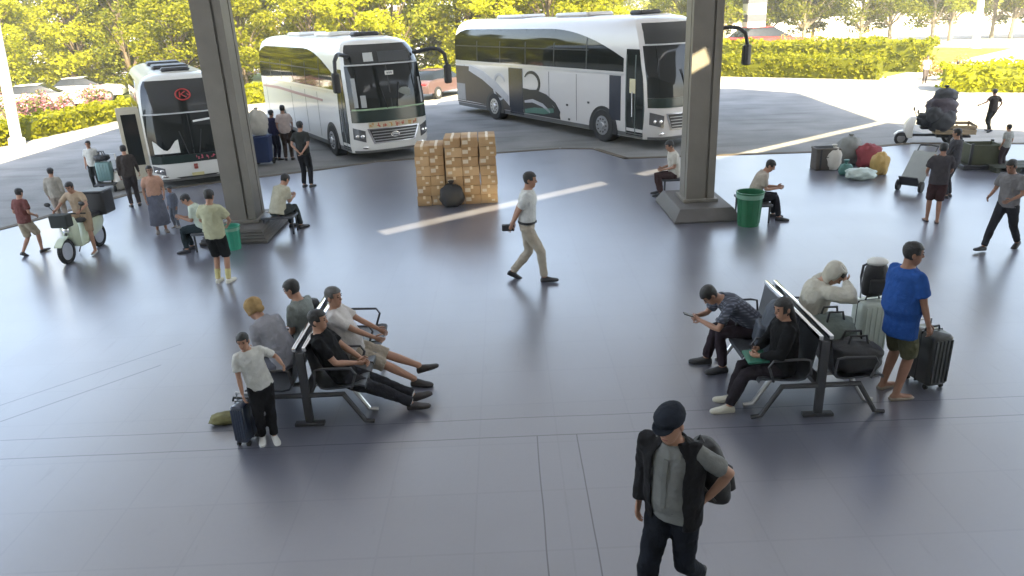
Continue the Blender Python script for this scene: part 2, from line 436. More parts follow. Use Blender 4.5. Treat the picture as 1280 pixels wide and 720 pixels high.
# ------------------------------------------------------------------ light, sky
SUN_EL = 40.3; SH = V((-.35, .937)).normalized()
w = bpy.data.worlds.new('World'); scene.world = w; w.use_nodes = True
nt = w.node_tree; bg = nt.nodes['Background']
sky = nt.nodes.new('ShaderNodeTexSky'); sky.sky_type = 'NISHITA'; sky.sun_disc = False
sky.sun_elevation = R(SUN_EL); sky.sun_rotation = math.atan2(-SH.x, -SH.y); sky.air_density = 1.2; sky.dust_density = 2.0
hsv = nt.nodes.new('ShaderNodeHueSaturation'); hsv.inputs['Saturation'].default_value = .74   # hazy, milky sky
nt.links.new(sky.outputs['Color'], hsv.inputs['Color']); nt.links.new(hsv.outputs[0], bg.inputs['Color']); bg.inputs['Strength'].default_value = 0.14
sl = bpy.data.lights.new('sun', 'SUN'); sl.energy = 5.0; sl.angle = R(0.5); sl.color = (1.0, .84, .52)
so = bpy.data.objects.new('sun', sl); COL.objects.link(so)
tv = V((SH.x*math.cos(R(SUN_EL)), SH.y*math.cos(R(SUN_EL)), -math.sin(R(SUN_EL))))
so.rotation_euler = tv.to_track_quat('-Z', 'Y').to_euler(); so.location = (20, -40, 40)
scene.view_settings.view_transform = 'Standard'; scene.view_settings.look = 'None'
scene.view_settings.gamma = 1; scene.view_settings.exposure = 2.72
scene.view_settings.use_curve_mapping = False
scene.cycles.max_bounces = 8; scene.cycles.transparent_max_bounces = 8
scene.cycles.use_denoising = True
scene.cycles.sample_clamp_indirect = 8

# ------------------------------------------------------------------ ground, road, floor
def ground_mat(name, base, alt, rough, scale, spec=.3, crack=True):
    m, nt, b = nmat(name); N = nt.nodes; L = nt.links
    tc = N.new('ShaderNodeTexCoord')
    n1 = N.new('ShaderNodeTexNoise'); n1.inputs['Scale'].default_value = scale; n1.inputs['Detail'].default_value = 6
    n2 = N.new('ShaderNodeTexNoise'); n2.inputs['Scale'].default_value = scale*30; n2.inputs['Detail'].default_value = 4
    L.new(tc.outputs['Object'], n1.inputs['Vector']); L.new(tc.outputs['Object'], n2.inputs['Vector'])
    mm = N.new('ShaderNodeMath'); mm.operation = 'MULTIPLY_ADD'; mm.inputs[1].default_value = .35
    L.new(n2.outputs['Fac'], mm.inputs[0]); L.new(n1.outputs['Fac'], mm.inputs[2])
    cr = N.new('ShaderNodeValToRGB'); cr.color_ramp.elements[0].position = .45; cr.color_ramp.elements[1].position = .9
    cr.color_ramp.elements[0].color = (*base, 1); cr.color_ramp.elements[1].color = (*alt, 1)
    L.new(mm.outputs[0], cr.inputs[0]);
    n3 = N.new('ShaderNodeTexNoise'); n3.inputs['Scale'].default_value = scale*1.6; n3.inputs['Detail'].default_value = 7; mp3 = N.new('ShaderNodeMapping'); mp3.inputs['Scale'].default_value = (.35, 2.4, 1); mp3.inputs['Rotation'].default_value = (0, 0, 1.05)
    L.new(tc.outputs['Object'], mp3.inputs['Vector']); L.new(mp3.outputs[0], n3.inputs['Vector'])
    ms = N.new('ShaderNodeMapRange'); ms.inputs['From Min'].default_value = .52; ms.inputs['From Max'].default_value = .68; ms.inputs['To Max'].default_value = .6; L.new(n3.outputs['Fac'], ms.inputs[0])
    mk = N.new('ShaderNodeMix'); mk.data_type = 'RGBA'; mk.blend_type = 'MULTIPLY'; L.new(ms.outputs[0], mk.inputs[0]); L.new(cr.outputs[0], mk.inputs[6]); mk.inputs[7].default_value = (.62, .61, .6, 1)
    L.new(mk.outputs[2], b.inputs['Base Color'])
    b.inputs['Roughness'].default_value = rough; b.inputs['Specular IOR Level'].default_value = spec
    bp = N.new('ShaderNodeBump'); bp.inputs['Strength'].default_value = .25; bp.inputs['Distance'].default_value = .01
    L.new(n2.outputs['Fac'], bp.inputs['Height']); L.new(bp.outputs['Normal'], b.inputs['Normal'])
    return m
CONC = ground_mat('concrete_road', (.23, .225, .21), (.31, .30, .275), .85, .25)
ROAD_SHADE = ground_mat('road_shade_tone', (.145, .145, .14), (.245, .24, .23), .85, .55)  # canopy shade put into the road colour, darker than the concrete
GRASSM = ground_mat('grass_verge', (.09, .12, .025), (.15, .17, .04), .95, .8, .1)
def sheet(name, poly, z, m, kind='structure'):
    mb = MB(); mb.add([(x, y, z) for x, y in poly], [tuple(range(len(poly)))])
    return tag(mb.build(name, m, smooth=False), kind=kind)
sheet('ground', [(-900, -300), (900, -300), (900, 1200), (-900, 1200)], ROADZ-.008, CONC)
sheet('road', [(-17.6, 3), (13.6, 3), (13.6, 26), (14.4, 36.5), (12, 39.8), (-17.8, 36.5)], ROADZ, ROAD_SHADE)  # darker sheet cut to the outline of the canopy's shadow
sheet('grass_verge', [(-60, 33), (-20.6, 33), (-19.7, 39), (-15.5, 44.5), (0, 50.5), (15.5, 49.8), (21.5, 42.5), (40, 60), (30, 74), (-60, 66)], ROADZ+.004, GRASSM)

def floor_mat():
    m, nt, b = nmat('polished_floor'); N = nt.nodes; L = nt.links
    tc = N.new('ShaderNodeTexCoord'); sep = N.new('ShaderNodeSeparateXYZ'); L.new(tc.outputs['Object'], sep.inputs[0])
    def math_(op, a, bb=None, c=None):
        n = N.new('ShaderNodeMath'); n.operation = op
        for i, v in enumerate((a, bb, c)):
            if v is None: continue
            if isinstance(v, (int, float)): n.inputs[i].default_value = v
            else: L.new(v, n.inputs[i])
        return n.outputs[0]
    n1 = N.new('ShaderNodeTexNoise'); n1.inputs['Scale'].default_value = .35; n1.inputs['Detail'].default_value = 6; n1.inputs['Roughness'].default_value = .6
    n2 = N.new('ShaderNodeTexNoise'); n2.inputs['Scale'].default_value = 22; n2.inputs['Detail'].default_value = 5
    mp = N.new('ShaderNodeMapping'); mp.inputs['Scale'].default_value = (1, .25, 1); L.new(tc.outputs['Object'], mp.inputs['Vector'])
    L.new(mp.outputs[0], n1.inputs['Vector']); L.new(tc.outputs['Object'], n2.inputs['Vector'])
    cr = N.new('ShaderNodeValToRGB'); cr.color_ramp.elements[0].position = .3; cr.color_ramp.elements[1].position = .72
    cr.color_ramp.elements[0].color = (.084, .088, .118, 1); cr.color_ramp.elements[1].color = (.114, .118, .152, 1)
    L.new(n1.outputs['Fac'], cr.inputs[0])
    # thin joints: every 1.2 m in x and y, plus the wider seams in front of the benches
    def line(coord, period, wd, off=0.0):
        s = math_('ADD', coord, 200*period+off); f = math_('MODULO', s, period); f = math_('ABSOLUTE', math_('SUBTRACT', f, period/2))
        return math_('LESS_THAN', f, wd)
    def single(coord, at, wd): return math_('LESS_THAN', math_('ABSOLUTE', math_('SUBTRACT', coord, at)), wd)
    gx = line(sep.outputs['X'], .8, .009); gy = line(sep.outputs['Y'], .8, .011, .35)
    grid = math_('MAXIMUM', gx, gy)
    cmb = N.new('ShaderNodeCombineXYZ'); L.new(math_('FLOOR', math_('DIVIDE', math_('ADD', sep.outputs['X'], .4), .8)), cmb.inputs[0]); L.new(math_('FLOOR', math_('DIVIDE', math_('ADD', sep.outputs['Y'], .75), .8)), cmb.inputs[1])
    wn = N.new('ShaderNodeTexWhiteNoise'); wn.noise_dimensions = '2D'; L.new(cmb.outputs[0], wn.inputs['Vector'])
    tile = N.new('ShaderNodeHueSaturation'); L.new(math_('MULTIPLY_ADD', wn.outputs['Value'], .10, .95), tile.inputs['Value']); L.new(cr.outputs[0], tile.inputs['Color'])
    n3 = N.new('ShaderNodeTexNoise'); n3.inputs['Scale'].default_value = .8; L.new(tc.outputs['Object'], n3.inputs['Vector'])
    wy = math_('MULTIPLY_ADD', math_('SUBTRACT', n3.outputs['Fac'], .5), .03, sep.outputs['Y'])
    wx = math_('MULTIPLY_ADD', math_('SUBTRACT', n3.outputs['Fac'], .5), .03, sep.outputs['X'])
    seam = math_('MAXIMUM', single(wy, 6.58, .007), single(wy, 6.95, .006))
    near = math_('LESS_THAN', sep.outputs['Y'], 6.58)
    vs = math_('MULTIPLY', math_('MAXIMUM', single(wx, .19, .006), single(wx, .60, .006)), near)
    seam = math_('MAXIMUM', seam, vs)
    # diagonal pair of scratch-like seams on the left
    dg = math_('MULTIPLY_ADD', sep.outputs['X'], .72, math_('MULTIPLY', sep.outputs['Y'], -.69))
    dl = math_('MAXIMUM', single(dg, -9.3, .012), single(dg, -9.75, .010)); dl = math_('MULTIPLY', dl, .5)
    dl = math_('MULTIPLY', dl, math_('LESS_THAN', sep.outputs['X'], -4.6))
    tot = math_('MAXIMUM', math_('MULTIPLY', grid, .06), math_('MAXIMUM', math_('MULTIPLY', seam, .5), dl))
    mx = N.new('ShaderNodeMix'); mx.data_type = 'RGBA'; L.new(tot, mx.inputs[0]); L.new(tile.outputs[0], mx.inputs[6]); mx.inputs[7].default_value = (.02, .022, .03, 1)
    n5 = N.new('ShaderNodeTexNoise'); n5.inputs['Scale'].default_value = .9; n5.inputs['Detail'].default_value = 4; n5.inputs['Roughness'].default_value = .5; L.new(tc.outputs['Object'], n5.inputs['Vector'])
    stn = N.new('ShaderNodeMapRange'); stn.inputs['From Min'].default_value = .40; stn.inputs['From Max'].default_value = .80; stn.inputs['To Max'].default_value = 1.0; L.new(n5.outputs['Fac'], stn.inputs[0])
    # fine speckle
    mx2 = N.new('ShaderNodeMix'); mx2.data_type = 'RGBA'; mx2.blend_type = 'OVERLAY'; mx2.inputs[0].default_value = .07
    L.new(mx.outputs[2], mx2.inputs[6]); L.new(n2.outputs['Fac'], mx2.inputs[7])
    mx3 = N.new('ShaderNodeMix'); mx3.data_type = 'RGBA'; mx3.blend_type = 'MULTIPLY'; L.new(math_('MULTIPLY', stn.outputs[0], .35), mx3.inputs[0]); L.new(mx2.outputs[2], mx3.inputs[6]); mx3.inputs[7].default_value = (.55, .55, .56, 1)
    mps = N.new('ShaderNodeMapping'); mps.inputs['Scale'].default_value = (2.2, .35, 1); mps.inputs['Rotation'].default_value = (0, 0, .5); L.new(tc.outputs['Object'], mps.inputs['Vector'])
    n6 = N.new('ShaderNodeTexNoise'); n6.inputs['Scale'].default_value = 3.2; n6.inputs['Detail'].default_value = 8; n6.inputs['Roughness'].default_value = .7; L.new(mps.outputs[0], n6.inputs['Vector'])
    scf = N.new('ShaderNodeMapRange'); scf.inputs['From Min'].default_value = .60; scf.inputs['From Max'].default_value = .72; scf.inputs['To Max'].default_value = .55; L.new(n6.outputs['Fac'], scf.inputs[0])
    mx4 = N.new('ShaderNodeMix'); mx4.data_type = 'RGBA'; mx4.blend_type = 'MULTIPLY'; L.new(scf.outputs[0], mx4.inputs[0]); L.new(mx3.outputs[2], mx4.inputs[6]); mx4.inputs[7].default_value = (.45, .45, .46, 1)
    L.new(mx4.outputs[2], b.inputs['Base Color'])
    rr = math_('MULTIPLY_ADD', n1.outputs['Fac'], .07, .268); rr = math_('MULTIPLY_ADD', wn.outputs['Value'], .03, rr); L.new(rr, b.inputs['Roughness'])
    L.new(math_('SUBTRACT', 1.0, math_('MULTIPLY', tot, 1.0)), b.inputs['Specular IOR Level'])
    b.inputs['IOR'].default_value = 2.05
    bp = N.new('ShaderNodeBump'); bp.inputs['Strength'].default_value = .03; bp.inputs['Distance'].default_value = .01
    n4 = N.new('ShaderNodeTexNoise'); n4.inputs['Scale'].default_value = 4; n4.inputs['Detail'].default_value = 1; L.new(tc.outputs['Object'], n4.inputs['Vector'])
    L.new(n4.outputs['Fac'], bp.inputs['Height']); L.new(bp.outputs['Normal'], b.inputs['Normal'])
    return m
KERB = [(-15.5, 8), (-11.24, 16.4), (-9.96, 19.3), (-7.6, 20.55), (-5.47, 21.5), (-3.97, 22.4), (-.6, 22.95), (1.71, 23.3), (2.7, 23.0), (3.4, 21.2), (9.2, 20.9), (11.94, 21.6), (15.5, 20.6), (24, 17.0), (32, 10)]
mb = MB(); poly = [(-24, 4), (-24, -1.6), (32, -1.6)] + KERB[::-1]
poly = [(-15.5, -1.2), (32, -1.2)] + KERB[::-1]
mb.prism([(x, y, 0) for x, y in poly], (0, 0, 0), (0, 0, ROADZ-.02))
tag(mb.build('floor', floor_mat(), smooth=False), kind='structure')
# kerb edging along the platform
mb = MB()
for i in range(len(KERB)-1):
    a = V((*KERB[i], 0)); b_ = V((*KERB[i+1], 0)); d = (b_-a).normalized(); n_ = V((-d.y, d.x, 0))
    mb.prism([a+n_*.003, b_+n_*.003, b_+n_*.20, a+n_*.20], (0, 0, ROADZ-.02), (0, 0, .012), mi=0)
tag(mb.build('kerb', mat('kerb_worn', (.085, .068, .045), .85, var=.7, vscale=1.2), smooth=False), kind='structure')

# ------------------------------------------------------------------ canopy (overhead, casts the shade)
CH = 8.2
off = SH*(CH/math.tan(R(SUN_EL)))
SHADE = [(-17.6, -24), (-17.6, 34.5), (-18.2, 36.8), (12.0, 40.0), (14.3, 36.6), (13.5, 26.4), (16.6, 23.5), (34, 8), (34, -24)]
s1 = V((-2.62, 14.42)); s6 = V((13.4, 26.25)); sd = (s6-s1).normalized(); sn = V((-sd.y, sd.x))
def clip(poly, p, n, keep):
    out = []
    for i in range(len(poly)):
        a = V(poly[i]); b_ = V(poly[(i+1) % len(poly)]); da = (a-p).dot(n)*keep; db = (b_-p).dot(n)*keep
        if da >= 0: out.append(a)
        if da*db < 0: out.append(a+(b_-a)*(da/(da-db)))
    return out
SW = .24
canopy_m, _nt, _b = nmat('canopy_panel')      # milky translucent sheet: translucence added to brighten the floor below
_d = _nt.nodes.new('ShaderNodeBsdfDiffuse'); _d.inputs[0].default_value = (.55, .56, .57, 1)
_tr = _nt.nodes.new('ShaderNodeBsdfTranslucent'); _tr.inputs[0].default_value = (.60, .63, .70, 1)
_mx = _nt.nodes.new('ShaderNodeMixShader'); _mx.inputs[0].default_value = .37
_nt.links.new(_d.outputs[0], _mx.inputs[1]); _nt.links.new(_tr.outputs[0], _mx.inputs[2]); _nt.links.new(_mx.outputs[0], _nt.nodes['Material Output'].inputs['Surface'])
mb = MB()
def cslab(poly, z0=CH, z1=CH+.09):
    mb.prism([(x-off.x, y-off.y, 0) for x, y in poly], (0, 0, z0), (0, 0, z1))
cslab(clip(SHADE, s1+sn*SW, sn, 1)); cslab(clip(SHADE, s1-sn*SW, sn, -1))
def bridge(a, b_):
    A = s1+sd*a; B = s1+sd*b_
    cslab([A-sn*(SW+.2), B-sn*(SW+.2), B+sn*(SW+.2), A+sn*(SW+.2)], CH+.095, CH+.16)
bridge(-40, 0); bridge(6.6, 7.55); bridge(8.75, 9.6)
canopy = tag(mb.build('canopy_roof', canopy_m, smooth=False), 'broad flat station canopy roof carried by the square columns', 'canopy')
mb = MB(); mb.box((8, -1.5, 4.1), (26, .15, 4.25)); 
wl = tag(mb.build('station_wall', mat('station_wall', (.5, .5, .48), .7)), 'long pale station wall behind the waiting floor', 'wall')

# ------------------------------------------------------------------ columns
colm = mat('column_cladding', (.165, .152, .13), .5, var=.28, vscale=2.2, bump=.15, bscale=30)
plm = mat('plinth_stone', (.085, .08, .075), .6, var=.25, vscale=3, bump=.2)
def column(x, y, label, ribs=True):
    root = empty('canopy_column', (x, y, 0)); tag(root, label, 'column', 'columns carrying the canopy')
    c = MB(); hx, hy = .29, .30; g = .05; d = .045
    # cross section with two vertical grooves per face
    def face(L):  # along 1D from -L to L: list of (t, inset)
        a = L*.42; return [(-L, 0), (a-g/2, 0), (a-g/2, d), (a+g/2, d), (a+g/2, 0)]
    sec = [(t, -hy+i) for t, i in face(hx)] + [(hx-i, t) for t, i in face(hy)] + [(-t, hy-i) for t, i in face(hx)] + [(-hx+i, -t) for t, i in face(hy)]
    c.prism([(px, py, 0) for px, py in sec], (0, 0, .26), (0, 0, CH-.01))
    c.build('shaft', colm, root, smooth=False, bevel=0)
    c = MB(); c.box((0, 0, .295), (hx+.07, hy+.07, .033)); c.build('collar', colm, root, bevel=.01)
    c = MB(); q = [(.67, 1.0, 0), (.67, 1.0, .04), (.55, .86, .235), (.53, .84, .26)]
    c.loft([[(sx*a, sy*b_, z) for sx, sy in ((1, 1), (-1, 1), (-1, -1), (1, -1))] for a, b_, z in q])
    c.build('plinth', plm, root, bevel=.012, auto=20)
    c = MB()
    for k in range(4 if ribs else 0):
        z = .05+.052*k; t = (z-.04)/.195; c.box((0, 0, z), (.67-.12*t+.012, 1.0-.14*t+.012, .009))
    if ribs: c.build('plinth_rib', plm, root, smooth=False)
    return root
column(3.98, 15.2, 'grey grooved canopy column beside the green bin', False)
column(-5.50, 15.1, 'grey grooved canopy column standing before the first coach')

# ------------------------------------------------------------------ vegetation
def leaf_mat(name, cols, trans=.6):
    m, nt, b = nmat(name); N = nt.nodes; L = nt.links
    g = N.new('ShaderNodeNewGeometry'); oi = N.new('ShaderNodeObjectInfo')
    cr = N.new('ShaderNodeValToRGB'); cr.color_ramp.interpolation = 'LINEAR'
    e = cr.color_ramp.elements; e[0].color = (*cols[0], 1); e[1].color = (*cols[-1], 1)
    for i, c in enumerate(cols[1:-1], 1):
        x = e.new(i/(len(cols)-1)); x.color = (*c, 1)
    L.new(g.outputs['Random Per Island'], cr.inputs[0])
    hs = N.new('ShaderNodeHueSaturation'); L.new(cr.outputs[0], hs.inputs['Color'])
    mr = N.new('ShaderNodeMapRange'); mr.inputs['To Min'].default_value = .7; mr.inputs['To Max'].default_value = 1.25
    L.new(oi.outputs['Random'], mr.inputs[0]); L.new(mr.outputs[0], hs.inputs['Value'])
    L.new(hs.outputs[0], b.inputs['Base Color']); b.inputs['Roughness'].default_value = .6; b.inputs['Specular IOR Level'].default_value = .25
    t = N.new('ShaderNodeBsdfTranslucent'); L.new(hs.outputs[0], t.inputs[0])
    mx = N.new('ShaderNodeMixShader'); mx.inputs[0].default_value = trans
    L.new(b.outputs[0], mx.inputs[1]); L.new(t.outputs[0], mx.inputs[2]); L.new(mx.outputs[0], N['Material Output'].inputs['Surface'])
    return m
LEAF = [leaf_mat('leaf_yellow_green', [(.14, .165, .007), (.23, .245, .008), (.31, .31, .010), (.36, .345, .014)]),
        leaf_mat('leaf_olive', [(.09, .115, .010), (.155, .18, .012), (.22, .23, .014), (.27, .27, .02)]),
        leaf_mat('leaf_lime', [(.19, .21, .006), (.27, .28, .008), (.33, .33, .010), (.38, .36, .016)])]
BARK = mat('bark', (.10, .075, .05), .9, var=.4, vscale=3, bump=.5, bscale=12)
BARKP = mat('bark_pale', (.20, .165, .11), .9, var=.4, vscale=3, bump=.5, bscale=12)
def leaves(mb, c, r, n, size, rg, mi=0):
    for _ in range(n):
        while True:
            p = V((rg.uniform(-1, 1), rg.uniform(-1, 1), rg.uniform(-1, 1)))
            if .25 < p.length < 1: break
        p = c+V((p.x*r[0], p.y*r[1], p.z*r[2])); s = size*rg.uniform(.6, 1.3)
        a = V((rg.uniform(-1, 1), rg.uniform(-1, 1), rg.uniform(-.6, .6))).normalized(); b_ = a.orthogonal().normalized()
        b_ = (rotaxis(a, rg.uniform(0, 360)) @ b_)
        mb.add([p-a*s, p-b_*s*.5-a*s*.1, p+a*s, p+b_*s*.5-a*s*.1], [(0, 1, 2, 3)], mi)
def make_tree(seed, h, r, clear, nclump, lm, bark, name, label, cat='tree', lean=0):
    rg = random.Random(seed)
    root = empty(name); tag(root, label, cat)
    t = MB(); pts = [(0, 0, -.15)]; x = y = 0
    for k in range(1, 6):
        x += rg.uniform(-.12, .12); y += rg.uniform(-.12, .12); pts.append((x, y, h*.85*k/5))
    t.tube(pts, [.17*h/8*(1-.16*i) for i in range(6)], 8)
    mb = MB()
    for k in range(nclump):
        zz = clear+(h-clear)*((k+.5)/nclump)**.9; f = math.sin(PI*min(1, max(.05, (zz-clear)/(h-clear)*.85+.15)))**.7
        a = rg.uniform(0, 2*PI); rad = r*f*math.sqrt(rg.uniform(.15, 1)); c = V((math.cos(a)*rad, math.sin(a)*rad, zz+rg.uniform(-.4, .4)))
        cr = rg.uniform(.55, 1.05)*r*.3
        base = V(pts[min(5, max(1, int(zz/h*5.2)-1))]); t.tube([base, (base+c)/2+V((0, 0, .15)), c], [.05, .035, .015], 5)
        leaves(mb, c, (cr*1.1, cr*1.1, cr*.85), int(190*rg.uniform(.7, 1.2)), .155, rg)
    t.build('trunk', bark, root)
    mb.build('crown', lm, root, smooth=False)
    return root
protos = [make_tree(1, 8.5, 3.3, .5, 58, LEAF[0], BARK, 'broadleaf_tree', 'x'), make_tree(2, 9.5, 3.0, .6, 58, LEAF[1], BARK, 'broadleaf_tree', 'x'),
          make_tree(3, 7.2, 3.1, .3, 54, LEAF[2], BARK, 'broadleaf_tree', 'x'), make_tree(4, 9.5, 3.4, 1.9, 46, LEAF[1], BARKP, 'slender_tree', 'x')]
used = [False]*4
def put_tree(k, x, y, s, rz, label, group):
    o = protos[k] if not used[k] else copy_tree(protos[k]); used[k] = True
    o.location = (x, y, ROADZ); o.scale = (s*rnd.uniform(.9, 1.1), s*rnd.uniform(.9, 1.1), s); o.rotation_euler = (0, 0, rz); tag(o, label, 'tree', group)
kindlab = ['yellow green broadleaf tree in the sunlit row behind the coaches', 'olive green broadleaf tree in the sunlit row behind the coaches', 'low bright lime tree in the sunlit row behind the coaches', 'tall slender tree with bare pale trunk beyond the hedges']
rt = random.Random(5)
row = []
for i in range(17): row.append((-50+i*3.6+rt.uniform(-1, 1), 49.5+rt.uniform(-1.5, 3)+(4 if i < 4 else 0)+.15*i, (0, 2, 1, 0, 2)[i % 5], rt.uniform(.8, 1.08)))
for i in range(17): row.append((-58+i*4.2+rt.uniform(-1, 1), 60+rt.uniform(-2, 3), (1, 0, 1, 2)[i % 4], rt.uniform(1.0, 1.3)))
for x, y, k, s in row: put_tree(k, x, y, s, rt.uniform(0, 6), kindlab[k], 'trees behind the coaches')
for i in range(21):
    x = 15+i*3.1+rt.uniform(-1.4, 1.4); put_tree(3, x, 66+rt.uniform(-4, 9), rt.uniform(.8, 1.1), rt.uniform(0, 6), kindlab[3], 'slender trees beyond the hedges')
for i in range(16):
    x = 6+i*8+rt.uniform(-2, 2); k = (0, 1, 2)[i % 3]
    put_tree(k, x, 112+rt.uniform(-6, 8), rt.uniform(1.4, 1.8), rt.uniform(0, 6), ['broad yellow green tree in the far line past the pale ground', 'broad olive tree in the far line past the pale ground', 'broad lime tree in the far line past the pale ground'][k], 'trees in the far line')

def hedge(a, b_, wd, h, label, lm, seed, name='hedge', dens=70, size=.11):
    rg = random.Random(seed); a = V((*a, 0)); b_ = V((*b_, 0)); L_ = (b_-a).length; d = (b_-a).normalized(); n_ = V((-d.y, d.x, 0))
    root = empty(name, ((a+b_)/2+V((0, 0, ROADZ)))); tag(root, label, 'hedge')
    o0 = (a+b_)/2
    core = MB(); segs = max(3, int(L_/.6)); rings = []
    for k in range(segs+1):
        t = k/segs; ring = []
        for (u, z) in ((-.43, 0), (-.46, .5), (-.40, .88), (0, .95), (.40, .88), (.46, .5), (.43, 0)):
            p = a+d*L_*t+n_*(u*wd+rg.uniform(-.05, .05))-o0; p.z = z*h+rg.uniform(-.05, .05)*(z > 0); ring.append(p)
        rings.append(ring)
    core.loft(rings); core.build('branches', LEAF[1], root, smooth=False)
    mb = MB(); N_ = int(L_*(2*h+wd)*dens)
    for _ in range(N_):
        q = rg.uniform(0, 2*h+wd); t = rg.uniform(-.02, 1.02)
        if q < h: u, z = -.5, q
        elif q < h+wd: u, z = (q-h)/wd-.5, h
        else: u, z = .5, q-h-wd
        wob = .17*noise.noise(V((t*L_*.6, u*3, z*1.3+seed)))+.10*noise.noise(V((t*L_*1.9, u*4, z*2+seed)))
        p = a+d*L_*t+n_*(u*(wd+wob*2))-o0; p.z = max(.02, z+wob*1.6+rg.uniform(-.10, .08))
        s = size*rg.uniform(.6, 1.4); ax = V((rg.uniform(-1, 1), rg.uniform(-1, 1), rg.uniform(-.7, .7))).normalized(); bx = rotaxis(ax, rg.uniform(0, 360)) @ ax.orthogonal().normalized()
        mb.add([p-ax*s, p-bx*s*.55, p+ax*s, p+bx*s*.55], [(0, 1, 2, 3)])
    mb.build('foliage', lm, root, smooth=False)
    return root
hedge((-21.5, 26.5), (-19.4, 39.5), 1.2, .8, 'low clipped lime hedge at the roadside under the pink flowers', LEAF[2], 1)
hedge((-19.2, 40), (-9.5, 46.5), 1.2, .95, 'clipped hedge running behind the first two coaches', LEAF[2], 2)
hedge((-9, 46.8), (6, 50), 1.3, 1.1, 'clipped hedge filling the gap between the two larger coaches', LEAF[2], 3)
hedge((11.5, 49.5), (20.6, 41.6), 1.3, 1.15, 'front clipped lime hedge on the far side of the sunlit road', LEAF[2], 4)
hedge((13, 54.5), (25.0, 44.8), 2.0, 1.7, 'taller loose hedge rising behind the front clipped hedge', LEAF[0], 5, dens=45, size=.15)
hedge((20.6, 35.4), (29, 31.2), 2.2, 1.15, 'broad green hedge at the road edge past the footpath gap', LEAF[2], 6, dens=60)
FLM = leaf_mat('flower_pink', [(.06, .09, .02), (.12, .14, .03), (.30, .10, .15), (.36, .14, .2)], .2)
FLP = leaf_mat('flower_peach', [(.09, .11, .02), (.3, .2, .05), (.38, .22, .09), (.2, .2, .03)], .2)
def shrub(x, y, r, h, label, m, seed):
    rg = random.Random(seed); root = empty('flowering_shrub', (x, y, ROADZ)); tag(root, label, 'shrub', 'flowering shrubs by the hedges')
    mb = MB()
    for k in range(14):
        a = rg.uniform(0, 6.3); q = r*math.sqrt(rg.random()); leaves(mb, V((q*math.cos(a), q*math.sin(a), h*rg.uniform(.35, .9))), (r*.4, r*.4, h*.25), 70, .085, rg)
    mb.build('foliage', m, root, smooth=False)
    t = MB()
    for k in range(5): a = k*1.26; t.tube([(0, 0, -.05), (r*.5*math.cos(a), r*.5*math.sin(a), h*.6)], [.03, .012], 5)
    t.build('stem', BARK, root)
for i, (px, py, r, h, lb) in enumerate(((46, 152, 1.0, 1.35, 'pink flowering shrub nearest the white lamp post'), (70, 147, .9, 1.2, 'rounded pink shrub beside the white parked car'), (112, 141, 1.1, 1.4, 'pink flowering shrub close to the first coach'), (12, 158, 1.0, 1.5, 'deep pink shrub at the left picture edge'))):
    p = P(px, py, ROADZ); shrub(p.x, p.y, r, h, lb, FLM, 30+i)
for i, (px, py, r, h, lb) in enumerate(((1003, 72, 1.7, 2.0, 'peach flowering shrub set in the tall hedge'), (1062, 74, 1.9, 2.1, 'wide peach flowering shrub at the end of the tall hedge'), (1184, 99, 1.1, 1.1, 'small orange tinted shrub by the footpath gap'))):
    p = P(px, py, ROADZ); shrub(p.x, p.y, r, h, lb, FLP, 40+i)

# ------------------------------------------------------------------ poles, far wall, pillar
def pole(base, h, r0, r1, label, lean=0.0):
    root = empty('lamp_post', base); root.rotation_euler = (0, R(lean), 0); tag(root, label, 'lamp post')
    c = MB(); c.tube([(0, 0, -.05), (0, 0, h*.5), (0, 0, h)], [r0, (r0+r1)/2, r1], 16); c.build('shaft', WPAINT, root)
    c = MB(); c.tube([(0, 0, -.05), (0, 0, .25), (0, 0, .3)], [r0*1.5, r0*1.45, r0*1.1], 16); c.build('base', WPAINT, root)
    c = MB(); c.tube([(0, 0, h-.1), (.5, 0, h+.25), (1.3, 0, h+.4)], [.06, .05, .05], 8); c.build('arm', WPAINT, root)
    c = MB(); c.rbox((1.55, 0, h+.4), (.38, .14, .06), .05); c.build('lamp_head', DSTEEL, root)
p = P(22, 181, ROADZ); pole(p, 8, .21, .14, 'white tapering lamp post at the left edge of the road', 5)
p = P(1219, 60, ROADZ); pole(p, 9, .30, .18, 'white lamp post among the slender trees on the right', -3)
c = MB(); c.box((0, 0, 1.1), (26, .15, 1.1)); c.box((0, 0, 2.26), (26.1, .22, .06))
wl = c.build('boundary_wall', mat('white_render', (.74, .73, .70), .8, var=.06)); wl.location = (47, 86, ROADZ); wl.rotation_euler = (0, 0, R(-9)); tag(wl, 'long low white wall seen between the tree trunks', 'wall')
root = empty('banded_pillar', P(939, 70, ROADZ)); tag(root, 'square pillar with white and dark bands beyond the tall hedge', 'pillar')
c = MB(); c.rbox((0, 0, 3.2), (.75, .75, 3.2), .06); c.build('shaft', WPAINT, root)
c = MB()
for z in (3.0, 4.4, 5.6): c.box((0, 0, z), (.765, .765, .28))
c.build('dark_band', mat('band_grey', (.06, .06, .07), .6), root)

